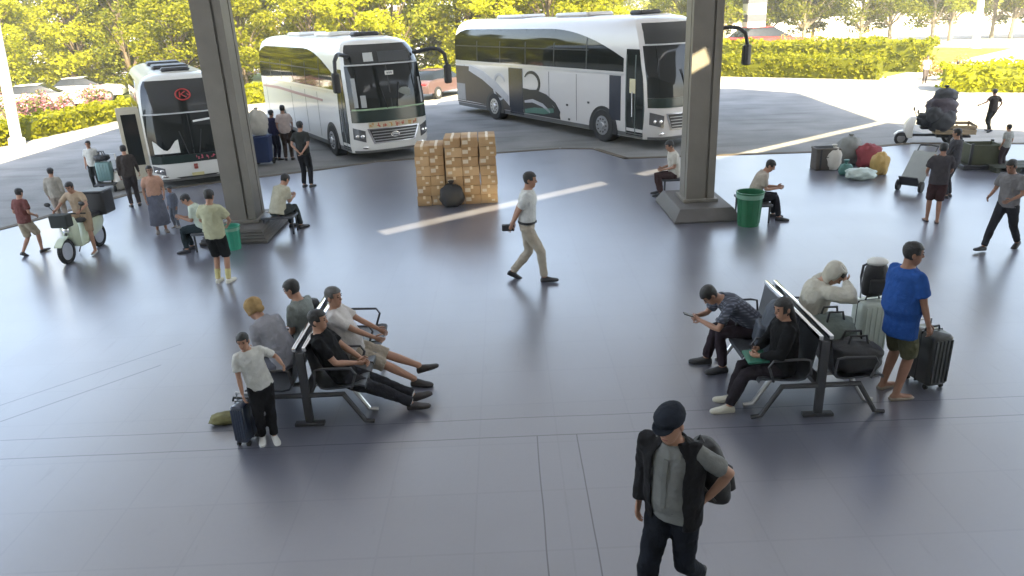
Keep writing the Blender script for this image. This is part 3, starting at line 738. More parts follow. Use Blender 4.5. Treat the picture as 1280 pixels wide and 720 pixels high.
# ------------------------------------------------------------------ parked cars
def car(px, py, ang, label, col, s=1.0, z=ROADZ):
    root = empty('parked_car', P(px, py, z), R(ang)); root.scale = (s,)*3; tag(root, label, 'car', 'cars parked by the trees')
    paint = mat('car_paint_%d_%d_%d' % tuple(int(x*99) for x in col), col, .3, coat=.6, var=.03)
    prof = [(-2.2, .35), (-2.25, .75), (-2.1, .98), (-1.25, 1.05), (1.0, .98), (1.9, .86), (2.2, .68), (2.22, .35)]
    b = MB(); rings = []
    for u, ins in ((-.86, .12), (-.9, .0), (.9, .0), (.86, .12)):
        rings.append([(x*(1-ins*.1), u, z_-(ins*.3 if z_ > .5 else 0)) for x, z_ in prof])
    b.loft(rings); b.build('body', paint, root, bevel=.03)
    cab = [(-1.75, 1.0), (-1.2, 1.45), (.1, 1.47), (1.05, .98)]
    b = MB(); b.loft([[(x, u*k, z_) for x, z_ in cab] for u, k in ((-.84, 1), (.84, 1))])
    for i, (x, y, z_) in enumerate(b.v):
        if z_ > 1.2: b.v[i] = (x, y*.82, z_)
    b.build('window', GLASS, root, bevel=.02)
    b = MB(); b.prism([(-1.15, -.66, 1.46), (.08, -.66, 1.48), (.08, .66, 1.48), (-1.15, .66, 1.46)], (0, 0, 0), (0, 0, .03)); b.build('roof', paint, root, bevel=.01)
    for x in (-1.35, 1.35):
        for y in (-.82, .82):
            b = MB(); b.tube([(x, y-.1, .33), (x, y+.1, .33)], .33, 18); o = b.build('wheel', RUB, root)
            b = MB(); b.tube([(x, y-.105, .33), (x, y+.105, .33)], .19, 14); b.build('rim', STEEL, o)
    for y in (-.62, .62):
        b = MB(); b.ell((2.15, y, .68), (.08, .18, .08)); b.build('headlight', CHROME, root)
        b = MB(); b.ell((-2.2, y, .82), (.06, .18, .08)); b.build('tail_light', mat('tail_red', (.4, .02, .02), .3), root)
car(58, 138, 20, 'white car parked behind the pink shrubs near the lamp post', (.75, .75, .75))
car(112, 126, 15, 'pale silver car parked among trees just left of the first coach', (.6, .6, .62))
car(549, 120, 60, 'dusty maroon car parked in the gap between the larger coaches', (.085, .05, .05))
car(955, 70, 10, 'red van with only its roof showing above the tall hedge', (.42, .03, .03), 1.55)
# ------------------------------------------------------------------ coaches
ZW = [(.28, 1.20), (.5, 1.25), (.9, 1.25), (1.3, 1.25), (1.9, 1.245), (2.4, 1.235), (2.8, 1.215), (3.1, 1.175), (3.3, 1.115), (3.45, 1.02), (3.56, .86), (3.62, .66)]
ZF = [(.28, 5.9), (.5, 5.97), (1.2, 6.0), (1.9, 5.93), (2.8, 5.72), (3.2, 5.55), (3.45, 5.33), (3.56, 5.1), (3.62, 4.8)]
def interp(T, z):
    if z <= T[0][0]: return T[0][1]
    for (a, b), (c, d) in zip(T, T[1:]):
        if z <= c: return b+(d-b)*(z-a)/(c-a)
    return T[-1][1]
def bw(z): return interp(ZW, z)
def bf(u, z): return interp(ZF, z)-.16*u*u-.34*abs(u)**7
def br(u, z): return -6.0+.05*u*u+.22*abs(u)**8+max(0, z-3.0)*.25
def patch(fn, us, vs, off=.012, back=.03):
    """closed thin panel following fn(u,v,offset)"""
    mb = MB(); nu, nv = len(us), len(vs)
    A = [fn(u, v, off) for v in vs for u in us]; B = [fn(u, v, -back) for v in vs for u in us]; n = nu*nv; fs = []
    for j in range(nv-1):
        for i in range(nu-1):
            k = j*nu+i; fs.append((k, k+1, k+nu+1, k+nu)); fs.append((n+k, n+k+nu, n+k+nu+1, n+k+1))
    rim = [i for i in range(nu)]+[j*nu+nu-1 for j in range(1, nv)]+[(nv-1)*nu+i for i in range(nu-2, -1, -1)]+[j*nu for j in range(nv-2, 0, -1)]
    for a, b in zip(rim, rim[1:]+rim[:1]): fs.append((a, b, n+b, n+a))
    mb.add(A+B, fs); return mb
def lin(a, b, n): return [a+(b-a)*i/(n-1) for i in range(n)]
def bus(frontcorner, heading, W, Ht, Ln, label, kind):
    """frontcorner: ground point of the front corner on the coach's right-hand (door) side"""
    hd = R(heading); root = empty('coach', (0, 0, 0), hd-PI/2); tag(root, label, 'coach', 'coaches parked along the platform')
    fwd = V((math.cos(hd), math.sin(hd), 0)); rgt = V((fwd.y, -fwd.x, 0))
    ctr = V(frontcorner)-fwd*(5.62*Ln/12)-rgt*(1.22*W/2.5); ctr.z = ROADZ
    root.location = ctr; root.scale = (W/2.5, Ln/12, Ht/3.65)
    white = mat('coach_white_'+kind, {'a': (.60, .60, .57), 'b': (.70, .69, .66), 'c': (.60, .58, .57)}[kind], .28, var=.05, vscale=.8, coat=.5)
    # body
    mb = MB(); zs = [z for z, _ in ZW]; us = [-1, -.94, -.85, -.7, -.45, 0, .45, .7, .85, .94, 1]; ts = lin(0, 1, 14)
    for s in (-1, 1):
        g = [[(s*bw(z), br(s, z)+(bf(s, z)-br(s, z))*t, z) for t in ts] for z in zs]; mb.loft(g, closed=False)
    for zt in (zs[-1], zs[0]):
        g = [[(u*bw(zt), br(u, zt)+(bf(u, zt)-br(u, zt))*t, zt+(.035*(1-u*u) if zt > 1 else 0)) for t in ts] for u in us]; mb.loft(g, closed=False)
    for fn in (bf, br):
        g = [[(u*bw(z), fn(u, z), z) for u in us] for z in zs]; mb.loft(g, closed=False)
        zt = zs[-1]; g = [[(u*bw(zt), fn(u, zt), zt+e*(.035*(1-u*u))) for u in us] for e in (0, 1)]; mb.loft(g, closed=False)
    bm_ = mb.build('body', white, root, auto=40)
    def sidef(s): return lambda y, z, o: (s*(bw(z)+o), max(min(y, bf(s, z)), br(s, z)), z)
    def frontf(u, z, o): return (u*(bw(z)+o*.5), bf(u, z)+o, z)
    def fpatch(name, u0, u1, z0, z1, m, off=.012, par=root, n=17):
        return patch(frontf, lin(u0, u1, n), lin(z0, z1, 8), off).build(name, m, par)
    def spatch(name, s, y0, y1, z0, z1, m, off=.012, par=root, top=None, bot=None):
        ys = lin(y0, y1, 24); f = sidef(s)
        t_ = (lambda y: z1) if top is None else top; b_ = (lambda y: z0) if bot is None else bot
        return patch(lambda y, v, o: f(y, b_(y)+(t_(y)-b_(y))*v, o), ys, lin(0, 1, 7), off).build(name, m, par)
    sg = mat('coach_side_glass', (.014, .016, .015), .05, var=.4, vscale=.7, spec=.4)
    # side windows on both sides: a front part that follows the swoop of the roof, posts between panes
    for s in (1, -1):
        def top(y): return (3.30 if y < .8 else 3.30-.85*((y-.8)/3.9)**2)-(.25*((-4.6-y)/1.2)**2 if y < -4.6 else 0)
        wn = spatch('side_window', s, -5.78, 4.6, 2.12, 3.3, sg, .012, root, top)
        for y in (-3.9, -2.2, -.5, 1.2, 2.9):
            c = MB(); c.loft([[(s*(bw(z)+.016), y+dy, z) for dy in (-.025, .025)] + [(s*(bw(z)-.01), y+dy, z) for dy in (.025, -.025)] for z in (2.13, 2.4, 2.8, top(y)-.02)]); c.build('window_post', BLACKP, wn, smooth=False)
        c = MB(); z = 2.68
        c.loft([[(s*(bw(z)+.017), y, z-.018), (s*(bw(z)+.017), y, z+.018), (s*(bw(z)-.01), y, z+.018), (s*(bw(z)-.01), y, z-.018)] for y in (-5.6, 3.0)]); c.build('window_rail', BLACKP, wn, smooth=False)
        spatch('trim_stripe', s, -5.8, 4.6, 2.02, 2.06, STEEL, .010)
        spatch('skirt', s, -5.7, 5.5, .29, .42, mat('skirt_grey', (.12, .12, .12), .5), .012)
        for y in (-5.0, -1.0, .9, 2.4):
            if s == 1 and kind == 'c' and y == -1.0: continue
            spatch('luggage_hatch', s, y-.02, y+.0, .5, 1.95, mat('seam_dark', (.05, .05, .05), .7), .004)
    for y in (3.7, -2.7):
        for s in (1, -1):
            c = MB(); r = .66
            c.loft([[(s*1.10, y+q*r*math.cos(a), max(.29, .42+q*r*math.sin(a))) for a in lin(-.25, PI+.25, 18)] for q in (1,)]+[[(s*1.262, y+r*math.cos(a), max(.29, .42+r*math.sin(a))) for a in lin(-.25, PI+.25, 18)]])
            c.build('wheel_arch', BLACKP, root)
            c = MB(); c.tube([(s*.92, y, .50), (s*1.25, y, .50), (s*1.282, y, .50)], [.5, .5, .46], 26); wh = c.build('wheel', RUB, root)
            c = MB(); c.tube([(s*1.2, y, .50), (s*1.292, y, .50)], [.3, .29], 20); c.tube([(s*1.29, y, .5), (s*1.33, y, .5)], [.11, .09], 12); c.build('rim', STEEL, wh)
            c = MB()
            for k in range(10):
                a = k*2*PI/10; c.tube([(s*1.285, y+.2*math.cos(a), .5+.2*math.sin(a)), (s*1.31, y+.2*math.cos(a), .5+.2*math.sin(a))], .025, 6)
            c.build('wheel_nut', DSTEEL, wh)
    # front
    wu = {'a': .95, 'b': .945, 'c': .965}[kind]; zw0, zw1 = {'a': (1.12, 2.40), 'b': (1.56, 2.84), 'c': (1.45, 2.84)}[kind]
    fpatch('upper_panel', -.935, .935, zw1+.045, 3.43, mat('upper_black', (.012, .014, .014), .12, coat=.4), .014)
    ws = fpatch('windshield', -wu, wu, zw0, zw1, GLASS, .016)
    fpatch('panel_line', -.94, .94, zw1+.003, zw1+.042, mat('line_pale', (.45, .46, .47), .4), .020)
    c = MB(); c.loft([[V(frontf(.0, z, .018))+V((dx, 0, 0)) for dx in (-.012, .012)]+[V(frontf(.0, z, -.02))+V((dx, 0, 0)) for dx in (.012, -.012)] for z in lin(zw0+.02, zw1-.02, 6)]); c.build('centre_joint', BLACKP, ws)
    for s in (-1, 1):
        c = MB(); a = V(frontf(s*.12, zw0+.03, .05)); e = V(frontf(s*.24, zw0+.75, .05))
        c.tube([a, (a+e)/2, e], .014, 6); c.build('wiper', BLACKP, root)
    # dashboard band below the glass, grille, lamps, bumper
    fpatch('dash_band', -wu, wu, {'a': .86, 'b': 1.21, 'c': 1.18}[kind], zw0-.004, mat('dash_green', (.014, .026, .022), .2), .013)
    gm = mat('grille_dark', (.03, .03, .03), .5)
    def trap(name, u0, u1, z0, z1, m, off, par=root, slope=.2):
        return patch(lambda u, v, o: frontf((u0+(u1-u0)*u)*(1-slope*(1-v)), z0+(z1-z0)*v, o), lin(0, 1, 13), lin(0, 1, 5), off).build(name, m, par)
    if kind != 'a':
        trap('grille_rim', -.66, .66, .56, 1.02, CHROME, .016); gr = trap('grille', -.61, .61, .60, .99, gm, .022)
        for k in range(4):
            c = MB(); z = .66+.085*k; c.loft([[V(frontf(u, z+dz, .03)) for dz in (-.011, .011)]+[V(frontf(u, z+dz, .0)) for dz in (.011, -.011)] for u in lin(-.5-.02*k, .5+.02*k, 11)]); c.build('grille_bar', STEEL, gr)
        c = MB(); c.tube([V(frontf(.10*math.cos(a), .80+.075*math.sin(a), .045)) for a in lin(0, 2*PI, 20)], .014, 6)
        c.tube([V(frontf(-.08, .80, .045)), V(frontf(.08, .80, .045))], .012, 6); c.build('emblem', CHROME, root)
    else:
        trap('grille', -.5, .5, .36, .41, gm, .016)
        c = MB(); rr = random.Random(3)
        for u, z in ((.02, .76), (.02, .67)):
            p = V(frontf(u, z, .02)); c.box(p, (.055, .012, .04))
        c.build('badge', mat('badge_red', (.25, .05, .04), .4), root)
        c = MB(); p = V(frontf(-.0, .46, .02)); c.box(p, (.17, .012, .05)); c.build('number_plate', mat('plate_yellow', (.45, .40, .2), .5), root)
    for s in (-1, 1):
        lp = patch(lambda u, v, o: frontf(s*(.70+.24*u), (.50 if kind == 'a' else .62)+(.22 if kind == 'a' else .34)*v+.10*u, o), lin(0, 1, 8), lin(0, 1, 5), .02).build('headlight', mat('lamp_house', (.10, .10, .105), .12, coat=.5), root)
        for q in (.76, .86):
            c = MB(); p = V(frontf(s*q, .64 if kind == 'a' else .80, .02)); c.ell(p, (.07, .03, .06), 10, 7); c.build('lens', CHROME, lp)
        fl = MB(); p = V(frontf(s*.72, .46, .012)); fl.ell(p, (.10, .03, .045), 10, 6); fl.build('fog_lamp', CHROME, root)
    fpatch('bumper_lip', -.95, .95, .285, .36, mat('skirt_grey', (.12, .12, .12), .5), .014)
    # mirrors
    for s in ((-1, 1) if kind == 'b' else (-1,) if kind == 'c' else ()):
        mr = MB(); p0 = V((s*1.02, 5.42, 3.12)); p1 = V((s*1.45, 5.95, 3.22)); p2 = V((s*1.68, 6.3, 3.05)); p3 = V((s*1.72, 6.36, 2.72))
        mr.tube([p0, p1, (p1+p2)/2+V((0, .03, .05)), p2, p3], [.055, .06, .06, .055, .05], 10)
        mo = mr.build('mirror', BLACKP, root)
        c = MB(); c.rbox(p3+V((0, 0, -.26)), (.11, .09, .28), .07); c.build('mirror_head', BLACKP, mo)
        c = MB(); c.box(p3+V((0, -.092, -.26)), (.09, .006, .24)); c.build('mirror_glass', CHROME, mo)
    # roof
    for y, l in ((4.1, .28), (1.2, .9), (-2.6, .9)):
        c = MB(); c.rbox((0, y, 3.70), (.55 if l > .5 else .42, l, .07), .12); c.build('roof_unit' if l > .5 else 'roof_hatch', mat('roof_dark', (.03, .03, .034), .5) if (l < .5 or kind == 'a') else white, root)
    # rear
    patch(lambda u, z, o: (u*bw(z), br(u, z)-o, z), lin(-.85, .85, 9), lin(1.9, 3.0, 5), .012).build('rear_window', GLASS, root)
    for s in (-1, 1):
        patch(lambda u, z, o: (s*(.8+.14*u)*bw(z), br(s*(.8+.14*u), z)-o, z), lin(0, 1, 3), lin(.8, 1.5, 4), .012).build('tail_light', mat('tail_red', (.4, .02, .02), .3), root)
    # front door (right-hand side)
    dk = mat('door_dark', (.016, .02, .019), .12, var=.3)
    d = spatch('door', 1, 4.72, 5.55, .36, 2.75, dk, .016)
    for y in (4.74, 5.12, 5.5):
        c = MB(); f = sidef(1); c.loft([[f(y+dy, z, .022) for dy in (-.02, .02)]+[f(y+dy, z, .0) for dy in (.02, -.02)] for z in lin(.38, 2.6, 6)]); c.build('door_frame', mat('door_frame', (.11, .13, .125), .35), d)
    c = MB(); f = sidef(1); c.tube([f(5.05, .9, .06), f(5.05, 1.6, .06)], .018, 8); c.build('handle', CHROME, d)
    def ribbon(name, pts, wd, m, off=.016, s=1):
        f = sidef(s); mb = MB(); q = [V((p[0], p[1])) for p in pts]; rings = []
        for i, p in enumerate(q):
            t = (q[min(len(q)-1, i+1)]-q[max(0, i-1)]).normalized(); n_ = V((-t.y, t.x)); ww = wd*(math.sin(PI*(i+.7)/(len(q)+.4))**.5)
            a = p+n_*ww/2; b_ = p-n_*ww/2
            rings.append([f(a.x, a.y, off), f(b_.x, b_.y, off), f(b_.x, b_.y, -.01), f(a.x, a.y, -.01)])
        mb.loft(rings); return mb.build(name, m, root, smooth=False)
    if kind == 'c':
        brown = mat('livery_brown', (.05, .036, .030), .45, var=.2)
        spatch('rear_livery', 1, -5.85, -1.55, .44, 1.9, brown, .009, root, lambda y: 1.9 if y < -4.4 else 1.9-1.35*((y+4.4)/2.85)**1.2)
        spatch('engine_grille', 1, -5.7, -5.0, .55, 1.2, mat('vent_grey', (.25, .25, .25), .5), .014)
        blk = mat('livery_black', (.02, .02, .022), .35); teal = mat('livery_teal', (.08, .19, .15), .4); silver = mat('livery_silver', (.45, .45, .47), .35)
        spatch('middle_door', 1, -1.62, -.72, .36, 1.98, mat('door_blue_black', (.012, .014, .024), .2), .018)
        ribbon('livery_swoosh', [(-4.6, 1.85), (-3.5, 1.6), (-2.6, 1.25), (-1.75, .85)], .34, silver)
        ribbon('livery_loop', [(-.15+.48*math.cos(a), 1.52+.36*math.sin(a)) for a in lin(-2.2, 2.6, 18)], .12, blk)
        ribbon('livery_loop', [(-2.3+.42*math.cos(a), 1.25+.45*math.sin(a)) for a in lin(.5, 5.6, 18)], .12, silver)
        spatch('livery_shape', 1, -.70, 1.5, .44, 1.3, blk, .010, root, lambda y: .46+.85*max(0, 1-((y+.7)/2.25)**2)**.8)
        ribbon('livery_loop', [(-.5, 1.22), (.1, 1.24), (.7, 1.12), (1.2, .9), (1.45, .66), (1.4, .46)], .16, blk)
        ribbon('livery_leaf', [(-.6, .52), (0, .60), (.6, .62), (1.15, .70)], .20, teal)
        ribbon('livery_leaf', [(-.6, .85), (-.1, .92), (.5, .82), (.95, .62)], .12, silver)
        spatch('side_panel_window', 1, 4.0, 4.5, .72, 2.0, mat('panel_blue', (.035, .04, .055), .2), .014)
        c = MB(); f = sidef(1); c.box((1.262, 5.02, 1.75), (.012, .12, .2)); c.build('door_notice', mat('notice_cream', (.6, .55, .36), .7), d)
        for y, z in ((1.9, .95), (2.0, .5), (3.0, 1.12)):
            c = MB(); c.box((1.256, y, z), (.01, .045, .03)); c.build('hatch_lock', BLACKP, root)
    if kind == 'b':
        rr = random.Random(8); pal = [mat('banner_red', (.45, .05, .02), .6), mat('banner_orange', (.5, .25, .03), .6)]
        bn = fpatch('banner', -.62, .62, 1.035, 1.20, mat('banner_cream', (.55, .5, .36), .7), .016)
        c = MB()
        for k in range(8):
            uc = -.54+.155*k
            for j in range(5):
                u = uc+rr.uniform(-.035, .035); z = 1.118+rr.uniform(-.045, .045); p = V(frontf(u, z, .024))
                h_ = (rr.uniform(.03, .055), .006, .008) if j % 2 else (.008, .006, rr.uniform(.025, .05))
                c.box(p, h_, mi=(k % 3 == 1)*1)
        c.build('banner_marks', pal, bn, smooth=False)
        c = MB(); p = V(frontf(-.05, 2.6, .03)); c.box(p, (.13, .008, .06)); c.build('route_card', mat('card_white', (.75, .75, .72), .7), ws)
        c = MB()
        for dx in (-.06, .0, .06): c.box(p+V((dx, .009, 0)), (.016, .003, .03))
        c.build('route_card_marks', BLACKP, ws, smooth=False)
        ribbon('side_stripe', [(-5.5, 1.75), (-3, 1.8), (0, 1.75), (3.0, 1.72)], .10, mat('stripe_rose', (.45, .28, .25), .5))
        fpatch('glass_band', -.92, .92, 1.565, 1.61, mat('band_green', (.28, .4, .25), .4), .022)
        # sun visors / curtains seen through the glass
        for u0, u1, z0, z1 in ((.78, .86, 1.65, 2.5), (-.86, -.80, 1.65, 2.4), (.60, .72, 1.65, 2.0)):
            fpatch('curtain', u0, u1, z0, z1, mat('curtain_grey', (.35, .36, .36), .8), .018, ws, 4)
        c = MB(); p = V(frontf(-.36, 2.0, .02)); c.ell(p, (.2, .012, .17), 16, 8); c.build('steering_wheel_cover', mat('wheel_cover', (.22, .24, .22), .6), ws)
        fpatch('visor', .28, .52, 2.95, 3.2, mat('visor_pale', (.5, .52, .52), .4), .020, root, 6); fpatch('visor', -.75, .15, 2.92, 3.22, mat('visor_dark', (.05, .055, .06), .3), .020, root, 6)
    if kind == 'a':
        red = mat('emblem_red', (.42, .04, .04), .4); c = MB()
        c.tube([V(frontf(.165*math.cos(a), 2.98+.165*math.sin(a), .03)) for a in lin(0, 2*PI, 28)], .022, 6)
        c.tube([V(frontf(x, z, .03)) for x, z in ((.06, 3.07), (.075, 2.9))], .02, 6); c.tube([V(frontf(x, z, .03)) for x, z in ((-.06, 3.07), (.04, 2.99), (-.07, 2.89))], .02, 6); c.tube([V(frontf(x, z, .03)) for x, z in ((-.10, 3.0), (-.13, 2.94))], .014, 6)
        c.build('emblem', red, root)
        rr = random.Random(4); c = MB()
        for k in range(6):
            for j in range(5):
                u = -.06-.115*k+rr.uniform(-.03, .03); z = 1.0+rr.uniform(-.05, .05)
                c.box(V(frontf(u, z, .024)), (rr.uniform(.02, .04), .006, .008) if j % 2 else (.008, .006, rr.uniform(.02, .045)))
        c.build('windshield_lettering', mat('letter_rose', (.5, .08, .13), .5), ws, smooth=False)
        c = MB(); c.loft([[V(frontf(u, z, .022)) for z in (2.10-.1*u, 2.16-.1*u)]+[V(frontf(u, z, 0)) for z in (2.16-.1*u, 2.10-.1*u)] for u in lin(-.1, -.62, 5)]); c.build('sun_strip', mat('strip_white', (.7, .7, .7), .5), ws)
        patch(lambda u, v, o: frontf(.30+.55*u, 1.2+.42*v*(.6+.4*math.cos(6*u)), o+.006), lin(0, 1, 9), lin(0, 1, 4), .018).build('dash_cover', mat('cover_white', (.62, .62, .58), .8), ws)
        # open front door leaf and handrails on the door side
        for y in (4.6, 5.6):
            c = MB(); c.box((1.55, y, 1.55), (.30, .02, 1.1)); dl = c.build('door_leaf', mat('leaf_cream', (.45, .42, .33), .35), root, bevel=.01)
            c = MB(); c.box((1.55, y, 1.7), (.2, .026, .8)); c.build('pane', sg, dl)
    return root
b3r, b3f = P(562, 137, ROADZ), P(809, 188, ROADZ)
b2f, b1f = P(437, 197, ROADZ), P(184, 229, ROADZ)
bus(b3f, math.degrees(math.atan2(b3f.y-b3r.y, b3f.x-b3r.x)), 2.65, 4.0, 14.4, 'long white coach with brown rear corner and black looped ribbon livery on its side', 'c')
bus(P(444, 204, ROADZ), -60, 2.62, 3.72, 11.5, 'white coach with an orange and red lettered banner above its grille', 'b')
bus(P(196, 239, ROADZ), -63, 2.30, 3.08, 8.6, 'smaller white coach with a round red emblem above its windshield', 'a')
# ------------------------------------------------------------------ benches
SEATM = mat('perforated_steel', (.10, .105, .115), .4, .7, var=.1, bump=.15, bscale=160)
def bench(cx, y0, n, label):
    root = empty('waiting_bench', (cx, y0, 0)); tag(root, label, 'bench', 'back to back waiting benches')
    wseat = .56; Ln = n*wseat
    prof = [(.06, .90), (.075, .80), (.12, .52), (.17, .435), (.24, .42), (.42, .43), (.58, .455), (.635, .445), (.645, .42)]
    for s in (1, -1):
        for k in range(n):
            a = k*wseat+.02; b_ = (k+1)*wseat-.02
            mb = MB(); rings = []
            for y in (a, a+.03, b_-.03, b_):
                dz = .012 if y in (a, b_) else 0
                rings.append([(s*x, y, z+dz) for x, z in prof]+[(s*x-s*.004, y, z+dz-.02) for x, z in reversed(prof)])
            mb.loft(rings); mb.build('seat', SEATM, root, auto=50)
        for k in range(n+1):
            y = k*wseat; mb = MB()
            mb.tube([(s*.12, y, .50), (s*.14, y, .66), (s*.22, y, .675), (s*.52, y, .665), (s*.56, y, .60), (s*.50, y, .43)], .014, 8); mb.build('armrest', DSTEEL, root)
        for y in (.28, Ln-.28, 0.0+.02):
            mb = MB(); mb.tube([(s*.04, y, .36), (s*.40, y, .36), (s*.60, y, .03), (s*.70, y, .015)], [.03, .03, .026, .024], 8); mb.build('leg', DSTEEL if y < .1 else STEEL, root)
        mb = MB(); mb.box((s*.052, Ln/2, .90), (.022, Ln/2-.01, .022)); mb.build('top_rail', CHROME, root, bevel=.006)
    mb = MB(); mb.box((0, Ln/2, .36), (.05, Ln/2, .03)); mb.build('beam', DSTEEL, root, bevel=.006)
    for y in (.02, Ln-.02):
        mb = MB(); mb.box((0, y, .44), (.045, .022, .42)); mb.box((0, y, .02), (.16, .04, .02)); mb.build('end_post', DSTEEL, root, bevel=.008)
    return root
bench(-2.25, 6.98, 3, 'steel waiting bench with the boy leaning on its end')
bench(3.15, 6.72, 3, 'steel waiting bench with luggage piled on its seats')
# stone ledges / low steel benches against the columns
def ledge(x, y, lx, ly, label):
    root = empty('low_bench', (x, y, 0)); tag(root, label, 'bench', 'low benches beside the columns')
    c = MB(); c.rbox((0, 0, .36), (lx, ly, .025), .02); c.build('seat', SEATM, root)
    for sx in (-1, 1):
        for sy in (-1, 1):
            c = MB(); c.tube([(sx*(lx-.05), sy*(ly-.05), 0), (sx*(lx-.05), sy*(ly-.05), .345)], .02, 8); c.build('leg', DSTEEL, root)

# ------------------------------------------------------------------ luggage and other movables
def blob(name, p, r, m, label, cat, group=None, rz=0, sq=2.6, seed=0, knot=False, handle=False, band=None, wr=.10):
    """soft filled bag standing on the point p"""
    root = None
    mb = MB(); n, k = 30, 18; rings = []
    for j in range(1, k):
        th = PI*j/k; ring = []
        for i in range(n):
            a = 2*PI*i/n
            d = V((math.sin(th)*math.cos(a), math.sin(th)*math.sin(a), -math.cos(th)))
            q = (abs(d.x)**sq+abs(d.y)**sq+abs(d.z)**sq)**(-1/sq); v = V((d.x*q*r[0], d.y*q*r[1], d.z*q*r[2]))
            w_ = noise.noise(d*2.2+V((seed, seed*2, 0)))*.8+noise.noise(d*6+V((seed, 0, 3)))*.38+noise.noise(d*13+V((seed, 4, 1)))*.16
            v *= 1+wr*2*w_; v.z = max(v.z, -r[2]*.93)+r[2]*.93; ring.append(v)
        rings.append(ring)
    mb.loft(rings); o = mb.build(name, m, smooth=True, auto=80)
    o.location = p; o.rotation_euler = (0, 0, R(rz)); tag(o, label, cat, group)
    if knot:
        c = MB(); h = r[2]*1.86; c.loft([ell_ring(V((0, 0, h-.03+z)), V((1, 0, 0)), V((0, 1, 0)), w_, w_, 10) for z, w_ in ((0, .07), (.04, .03), (.07, .035), (.13, .075), (.14, .05))]); c.build('knot', m, o)
    if handle:
        for s in (-1, 1):
            c = MB(); h = r[2]*1.85; c.tube([(-r[0]*.4, s*r[1]*.35, h-.03), (-r[0]*.3, s*r[1]*.3, h+.09), (r[0]*.3, s*r[1]*.3, h+.09), (r[0]*.4, s*r[1]*.35, h-.03)], .014, 6); c.build('handle', BLACKP, o)
    if band:
        c = MB(); c.box((0, 0, r[2]*.95), (r[0]*1.03, r[1]*.5, .025)); c.build('band', band, o)
    return o
def suitcase(p, sz, m, label, rz=0, ribs=5, tele=.3, group=None, par=None):
    root = empty('suitcase', p, R(rz)); tag(root, label, 'suitcase', group); w_, d, h = sz
    c = MB(); c.rbox((0, 0, .05+h/2), (w_/2, d/2, h/2), min(w_, d)*.22); c.build('shell', m, root, auto=50)
    for s in (-1, 1):
        c = MB()
        for k in range(ribs):
            x = -w_*.36+w_*.72*k/(ribs-1); c.box((x, s*d/2, .05+h/2), (.012, .008, h*.42))
        c.build('rib', m, root, bevel=.004)
    c = MB(); c.rbox((0, 0, .05+h/2), (w_/2+.003, .008, h/2+.003), .006); c.build('zip_band', BLACKP, root)
    for sx in (-1, 1):
        for sy in (-1, 1):
            c = MB(); c.tube([(sx*w_*.38-.012, sy*d*.34, .03), (sx*w_*.38+.012, sy*d*.34, .03)], .03, 12); c.build('wheel', RUB, root)
    c = MB(); c.tube([(-.09, 0, .05+h), (-.08, 0, .09+h), (.08, 0, .09+h), (.09, 0, .05+h)], .012, 8); c.build('handle', BLACKP, root)
    if tele:
        c = MB(); y = d*.35; c.tube([(-.1, y, h), (-.1, y, h+tele), (.1, y, h+tele), (.1, y, h)], .01, 8); c.build('pull_handle', STEEL, root)
    return root
def backpack(p, s, m, label, rz=0, tilt=0, topm=None):
    root = empty('backpack', p, R(rz)); root.scale = (s,)*3; root.rotation_euler = (R(tilt), 0, R(rz)); tag(root, label, 'backpack')
    c = MB(); c.loft([ell_ring(V((0, 0, z)), V((1, 0, 0)), V((0, 1, 0)), a, b_, 18) for z, a, b_ in ((0, .13, .07), (.02, .155, .10), (.12, .165, .115), (.3, .16, .105), (.4, .14, .09), (.46, .10, .065), (.48, .05, .03))]); o = c.build('body', m, root); remesh(o, .014, 2, .006, 12, s*7)
    c = MB(); c.rbox((0, .105, .15), (.11, .035, .10), .03); c.build('pocket', m, root)
    for sx in (-1, 1):
        c = MB(); c.tube([(sx*.08, -.06, .42), (sx*.1, -.15, .36), (sx*.11, -.155, .2), (sx*.12, -.08, .05)], .017, 6); c.build('strap', BLACKP, root)
    c = MB(); c.tube([(-.04, -.03, .46), (0, -.03, .51), (.04, -.03, .46)], .01, 6); c.build('handle', BLACKP, root)
    if topm:
        c = MB(); c.ell((0, 0, .46), (.14, .10, .06), 14, 8); c.build('top_cover', topm, root)
    return root

# cartons: two blocks on the floor
CART = [mat('carton_%d' % i, c, .85, var=.1, vscale=5) for i, c in enumerate(((.40, .26, .13), (.46, .31, .17), (.35, .22, .11)))]
TAPE = mat('carton_tape', (.62, .50, .33), .5); PRINT = mat('carton_print', (.55, .47, .36), .8)
c0 = P(523, 258); c1 = P(622, 253); cx_dir = (c1-c0); cx_dir.z = 0; totw = cx_dir.length; cx_dir.normalize(); cy_dir = V((-cx_dir.y, cx_dir.x, 0)); cang = math.atan2(cx_dir.y, cx_dir.x)
hL = zat(c0, 530, 183); hR = zat(c1, 600, 171)
def make_carton(k, w_, d, h):
    root = empty('carton'); c = MB(); c.box((0, 0, h/2), (w_/2-.004, d/2-.004, h/2-.003)); c.build('box', CART[k], root, bevel=.006)
    c = MB(); e = .004; y = d/2-.004; o_ = [(-y-e, h-.07), (-y-e, h-.003+e), (y+e, h-.003+e), (y+e, h-.07), (y, h-.07), (y, h-.003), (-y, h-.003), (-y, h-.07)]
    c.loft([[(sx*.028, yy, zz) for yy, zz in o_] for sx in (-1, 1)]); c.build('tape', TAPE, root, smooth=False)
    c = MB(); c.box((w_*(-.26 if k else .24), -d/2+.003, h*(.35+.1*k)), (w_*(.10+.03*k), .003, h*(.10+.05*k))); c.build('print_patch', PRINT, root)
    return root
NL, NR = 6, 7
lw = totw*.36/2; rw = totw*.64/3; chL = hL/NL; chR = hR/NR
rg = random.Random(2); protoC = {}
ordn = ['bottom', 'second', 'third', 'fourth', 'fifth', 'sixth', 'topmost']
